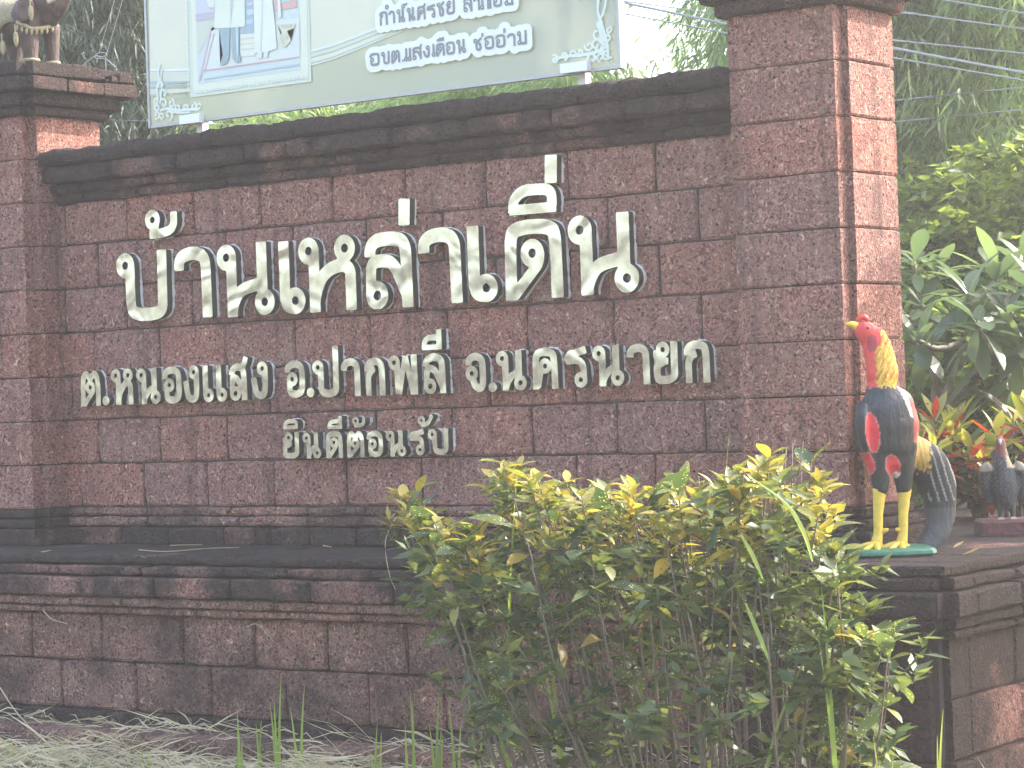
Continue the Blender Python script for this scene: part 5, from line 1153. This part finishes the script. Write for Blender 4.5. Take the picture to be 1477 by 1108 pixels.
# red plastic-like fallen petals under the crotons
# plumeria ------------------------------------------------------------
pt = at(1400, 600, y=2.6); plum = thing('plumeria_tree', 'plumeria tree with thick grey branches and rosettes of long glossy leaves, right of the pillar', 'tree', (pt.x, 2.6, GZ))
PLf = [big_leaf('leaf', .25, .088, .64, .2, .15, .7, mat=M['leaf_plum']), big_leaf('leaf', .21, .08, .62, .3, .1, .7, mat=M['leaf_plum']), big_leaf('leaf', .28, .09, .64, .4, .15, .7, mat=M['leaf_plum'])]
root = Vector((pt.x, 2.6, GZ)); fork = at(1352, 600, y=2.6)
mb = MB(); mb.add([local(plum, v) for v in tube_vf(spline([root, root.lerp(fork, .5)+Vector((.03, 0, 0)), fork], 5), .06, .045, 9)[0]], tube_vf(spline([root, root, fork], 5), .06, .045, 9)[1]); link('trunk', mb.mesh('trunk', True), M['bark'], plum)
ros = [(1318, 378, 2.5), (1352, 392, 2.7), (1397, 424, 2.2), (1330, 440, 2.4), (1452, 452, 2.3), (1440, 400, 3.0), (1322, 490, 2.2), (1428, 498, 2.5), (1472, 500, 2.2), (1375, 455, 2.7), (1500, 430, 2.5), (1480, 380, 3.2), (1290, 430, 2.9), (1410, 465, 2.0), (1455, 540, 2.4), (1520, 480, 2.3)]
br_mid = [fork.lerp(at(1400, 480, y=2.5), .9), at(1440, 520, y=2.5), at(1330, 470, y=2.5)]
for j, bm_ in enumerate(br_mid):
    P = spline([fork, fork.lerp(bm_, .5)+Vector((0, .05, .03)), bm_], 4); mb = MB(); VV, FF = tube_vf(P, .03, .02, 8); mb.add([local(plum, v) for v in VV], FF); link('branch', mb.mesh('branch', True), M['bark'], plum)
for j, (px, py, y) in enumerate(ros):
    c = at(px, py, y=y); b0 = min(br_mid, key=lambda b_: (b_-c).length)
    P = spline([b0, b0.lerp(c, .6)+Vector((0, 0, -.04)), c], 4); mb = MB(); VV, FF = tube_vf(P, .018, .011, 7); mb.add([local(plum, v) for v in VV], FF); link('branch', mb.mesh('branch', True), M['bark'], plum)
    ax = (c-P[-3]).normalized()
    for l_ in range(17):
        a = l_*2.4; el_ = .85-l_/17*1.2; e1 = ax.cross(Vector((0, 1, .2))).normalized(); e2 = ax.cross(e1)
        axx = (ax+Vector((0, 0, .8))).normalized(); d = (e1*math.cos(a)+e2*math.sin(a))*math.cos(el_)+axx*math.sin(el_)
        place_leaf(PLf[rl.randrange(3)], plum, c-axx*(l_*.004), d, rl.uniform(-.3, .3), rl.uniform(.65, 1.0))

# grass, straw, shoots, litter ---------------------------------------------
def blade_vf(p, h, lean, w_, bend=.4, n=5):
    V = []; F = []; dx, dy = math.cos(lean), math.sin(lean); sx_, sy_ = RU.x, RU.y
    for i in range(n+1):
        t_ = i/n; off = bend*h*t_*t_; c = Vector((p[0]+dx*off, p[1]+dy*off, p[2]+h*t_*(1-.25*bend*t_))); ww = w_*.5*(1-t_**2.2)+.0004
        V += [(c.x-sx_*ww, c.y-sy_*ww, c.z), (c.x+dx*ww*.5, c.y-.3*ww, c.z), (c.x+sx_*ww, c.y+sy_*ww, c.z)]
    for i in range(n): a = i*3; F += [(a, a+1, a+4, a+3), (a+1, a+2, a+5, a+4)]
    return V, F
r = np.random.RandomState(8)
mb = MB()
for i in range(4200):
    x = r.uniform(-9.5, -2.4); y = r.uniform(-3.0, -.84)
    if math.sin(x*2.3)+math.sin(x*5.1+y*3) < -.1 and y > -1.7: continue
    mb.add(*blade_vf((x, y, GZ-.01), r.uniform(.03, .10)*(1.0 if r.rand() < .9 else 1.8), r.uniform(0, 6.28), r.uniform(.003, .006), r.uniform(.2, 1.1), 3))
tag(link('grass', mb.mesh('grass'), M['grass']), kind='stuff')
mb = MB()
for i in range(6200):
    heap = i % 4 == 0
    if heap:
        hx, hw = ((-6.05, .45), (-7.3, .5), (-5.2, .4), (-8.3, .5))[r.randint(4)]; x = hx+r.normal(0, hw); y = -1.0+r.normal(0, .12); z = GZ+.12*math.exp(-((x-hx)/hw)**2)*r.uniform(.2, 1.1)
    else:
        x = r.uniform(-9.5, -3.0); y = r.uniform(-2.0, -.64); z = GZ+r.uniform(0, .05)
    if y > -.84: z = max(z, -.864+r.uniform(0, .01)) if r.rand() < .35 else z
    if y > -.84 and z < -.87: y = -.86-r.uniform(0, .2)
    a = r.uniform(0, 6.28); Ls = r.uniform(.06, .3); tz = abs(r.normal(0, .2)) if r.rand() < .8 else 0
    d = Vector((math.cos(a), math.sin(a)*.5, tz)).normalized()*Ls
    if y+d.y > -.66: d.y = -abs(d.y)
    p = Vector((x, y, z)); w_ = r.uniform(.0012, .0035) if r.rand() < .8 else r.uniform(.004, .008)
    m1 = p+d*.5+Vector((0, 0, r.uniform(-.01, .03))); V = [p, p+Vector((0, 0, w_)), m1, m1+Vector((0, w_*.5, w_*1.2)), p+d]
    mb.add(V, [(0, 2, 3, 1), (2, 4, 3)])
for i in range(900):
    x = r.uniform(-9.0, -3.2); y = r.uniform(-1.9, -.86); a = r.uniform(0, 6.28); L_ = r.uniform(.02, .06); p = Vector((x, y, GZ+r.uniform(.0, .06))); d = Vector((math.cos(a), math.sin(a), r.uniform(-.2, .5)))*L_; sd = Vector((-math.sin(a), math.cos(a), r.uniform(-.3, .3)))*L_*.28
    mb.add([p, p+d*.5+sd, p+d, p+d*.5-sd], [(0, 1, 2), (0, 2, 3)])
tag(link('straw_litter', mb.mesh('straw_litter'), M['straw']), kind='stuff')
# tall cut shoots at the foot of the wall: traced positions
shoots = [(350, 1020, 1112, 'cut grass shoots left of the tallest ones'), (375, 1035, 1112, 'pair of short shoots beside the leftmost cluster'), (404, 972, 1112, 'tallest pale shoots in the straw'), (434, 985, 1112, 'pale shoots just right of the tallest ones'), (210, 1078, 1114, 'tiny shoots in the bleached straw'), (596, 995, 1100, 'thin shoot below the middle lettering'), (629, 992, 1095, 'broad twin shoot near the shrub foot'), (655, 1010, 1100, 'stubby shoot beside the shrub stems'), (690, 990, 1108, 'slanting shoot against the shrub'), (708, 1025, 1108, 'short shoot at the shrub edge'), (540, 1040, 1108, 'grey thin shoot in the dry weeds'), (18, 1060, 1112, 'slanting pale shoot at the left picture corner'), (1355, 1020, 1112, 'pair of green blades at the right foot of the terrace'), (1208, 800, 1112, 'tall upright reed blade in front of the sparse shrub'), (1085, 880, 1112, 'long slanting blade in the middle of the shrubs'), (1275, 1060, 1112, 'little leafy sprout below the sparse shrub'), (735, 640, 1090, 'long bent blade rising above the shrub'), (808, 650, 1090, 'yellow-green curved blade above the shrub'), (1035, 615, 1090, 'thin grass stalk standing above the shrubs')]
for i, (px, pt_, pb_, lab) in enumerate(shoots):
    y = -1.05 if i < 13 else -1.75
    if i in (16, 17, 18): y = -1.3
    b0 = at(px, pb_, y=y); tp = at(px, pt_, y=y); b0.z = min(b0.z, GZ+.02) if i >= 12 else b0.z; b0.z = GZ
    T = thing('grass_shoot', lab, 'grass shoot', tuple(b0), 'tall grass shoots')
    nb = rl.choice([2, 3, 4]) if i < 13 else 1 if i in (14, 18) else 2
    for q in range(nb):
        h = (tp.z-GZ)*(1 if q == 0 else rl.uniform(.55, .95)); mb = MB()
        bnd = .06 if i not in (16, 17, 11, 14) else .3
        w_ = .011 if i not in (13, 14, 16, 17) else .013
        if i == 18: w_ = .003
        mb.add(*blade_vf((rl.uniform(-.02, .02)*(q > 0), rl.uniform(-.02, .02), 0), h, rl.uniform(0, 6.28) if i not in (11, 17) else 2.6, w_, bnd, 8))
        link('blade', mb.mesh('blade'), M['grass_obj'], T)
# arching blades across the shrub
for pts, lab in (([(1085, 690), (1135, 728), (1160, 770), (1172, 810)], 'bright arching grass blade over the right part of the shrubs'), ([(1068, 770), (1085, 800), (1100, 835)], 'short bright blade in the dark middle of the shrubs'), ([(1075, 870), (1092, 910), (1112, 960)], 'bright slanting blade low in the shrubs')):
    P = spline([at(a, b_, y=-1.85) for a, b_ in pts], 5); V = []; T0 = P[-1]
    for i, p in enumerate(P):
        ww = .006*math.sin(math.pi*min(.97, (i+1)/(len(P)+1)))+.0008; V += [tuple(p-T0-RU*ww), tuple(p-T0+Vector((0, -.002, 0))), tuple(p-T0+RU*ww)]
    F = [f for i in range(len(P)-1) for f in ((i*3, i*3+1, i*3+4, i*3+3), (i*3+1, i*3+2, i*3+5, i*3+4))]
    o = link('arching_grass', mesh_np('arching_grass', V, F), M['grass_obj']); o.location = T0; tag(o, lab, 'grass', 'arching grass blades')
# dry twigs and litter on the ledge
def twig(pts, rad, lab, mat='straw', y=None, z=None, name='dry_twig'):
    P = spline([at(a, b_, y=y) if z is None else at(a, b_, z=z) for a, b_ in pts], 4); T0 = P[0]; VV, FF = tube_vf([p-T0 for p in P], rad, rad*.5, 5)
    mb = MB(); mb.add(VV, FF); o = link(name, mb.mesh(name, True), M[mat]); o.location = T0; tag(o, lab, 'twig', 'dry twigs and stalks')
twig([(200, 793), (240, 795.5), (300, 791), (345, 790)], .0022, 'long pale grass stalk lying on the ledge', z=-.158)
twig([(245, 787), (265, 786), (292, 786)], .002, 'short pale stalk on the ledge behind the long one', z=-.158)
twig([(60, 796), (73, 794)], .003, 'short bleached chip on the left part of the ledge', z=-.158)
twig([(466, 787), (478, 789)], .003, 'white chip on the middle of the ledge', z=-.158)
twig([(62, 880), (75, 893), (98, 900)], .003, 'forked pale twig hanging on the terrace face', y=-.68)
twig([(572, 745), (558, 772), (556, 795), (562, 830), (570, 850)], .002, 'thin pale tendril hanging from the shrub over the ledge', y=-.78)
twig([(0, 992), (22, 1025), (55, 1062)], .003, 'long dry stalk slanting at the left picture edge', y=-1.0)
twig([(355, 905), (370, 900), (385, 914), (395, 926)], .002, 'thin arched weed stalk on the terrace face', y=-.68)
twig([(690, 820), (660, 775), (628, 745)], .006, 'slanting woody branch at the left side of the shrubs', 'stem', y=-1.4)
for i, (a, b_, c) in enumerate(((1388, 800, .05), (1375, 790, .035), (1200, 742, .04), (212, 805, .02))):
    q = at(a, b_, z=-.158); o = link('fallen_leaf', big_leaf('fallen_leaf', c*1.6, c*.5, .5, -.2, .5, mat=M['leaf_dry'])); o.location = q; o.rotation_euler = (.2, -.15, i*1.3); tag(o, ['curled brown leaf on the terrace behind the tall rooster', 'small dry leaf beside the rooster slab', 'pale dry leaf on the plinth left of the rooster', 'tiny dry leaf on the left part of the ledge'][i], 'leaf', 'fallen dry leaves')

# cables ----------------------------------------------------------------
def cable(pts, y, rad, lab, ext=1.0):
    P = [at(a, b_, y=y) for a, b_ in pts]
    P = [P[0]+(P[0]-P[1]).normalized()*9*ext] + P + [P[-1]+(P[-1]-P[-2]).normalized()*9*ext]
    P = spline(P, 6); T0 = P[0]; VV, FF = tube_vf([p-T0 for p in P], rad, rad, 6); mb = MB(); mb.add(VV, FF)
    o = link('power_line', mb.mesh('power_line', True), M['cable']); o.location = T0; tag(o, lab, 'cable', 'overhead power lines')
cable([(895, 1), (1035, 20), (1300, 59), (1477, 77)], 4.3, .0045, 'thin dark cable, third from the top right of the pillar')
cable([(895, 3), (1060, 37), (1300, 72), (1477, 105)], 4.25, .0085, 'thickest black cable crossing behind the right pillar')
cable([(895, 19), (1060, 50), (1300, 85.5), (1477, 116)], 4.2, .005, 'pale cable running just under the thickest one')
cable([(900, -16), (1033, -5), (1315, 20), (1477, 42)], 4.35, .005, 'cable meeting the corner of the right capital')
cable([(1100, -34), (1360, 0), (1477, 19)], 4.4, .005, 'topmost cable in the upper right corner')
cable([(1300, 144), (1477, 126)], 4.3, .004, 'thin cable rising to the right, upper of two')
cable([(1300, 175), (1477, 158)], 4.35, .004, 'thin cable rising to the right, lower of two')
# bent tie wire on the left capital
mb = MB(); x_ = -8.55
def wy(pts, rad):
    P = spline([at(a, b_, y=.2) for a, b_ in pts], 4); VV, FF = tube_vf(P, rad, rad, 5); mb.add(VV, FF)
wy([(108, 104), (122, 92), (135, 82), (141, 77), (150, 76), (154, 79), (146, 82), (137, 80), (139, 84), (152, 85), (160, 91), (167, 98)], .0022); wy([(140, 83), (140, 90)], .0018); wy([(143, 76), (152, 45), (168, -10)], .0012); wy([(154, 77), (168, 30), (180, -10)], .0012); wy([(152, 82), (153, 102)], .0012)
o0 = at(140, 100, y=.2); o = link('tie_wire', mesh_np('tie_wire', [Vector(v)-o0 for v in mb.v], mb.f), M['thin_wire']); o.location = o0; tag(o, 'bent pale tie wire sticking up from the left capital', 'wire')
mb = MB(); wy([(160, 173), (215, 175), (290, 178), (400, 181)], .0015); o0 = Vector(mb.v[0]); o = link('guy_wire', mesh_np('guy_wire', [Vector(v)-o0 for v in mb.v], mb.f), M['thin_wire']); o.location = o0; tag(o, 'thin straight wire running from the left capital behind the banner foot', 'wire')
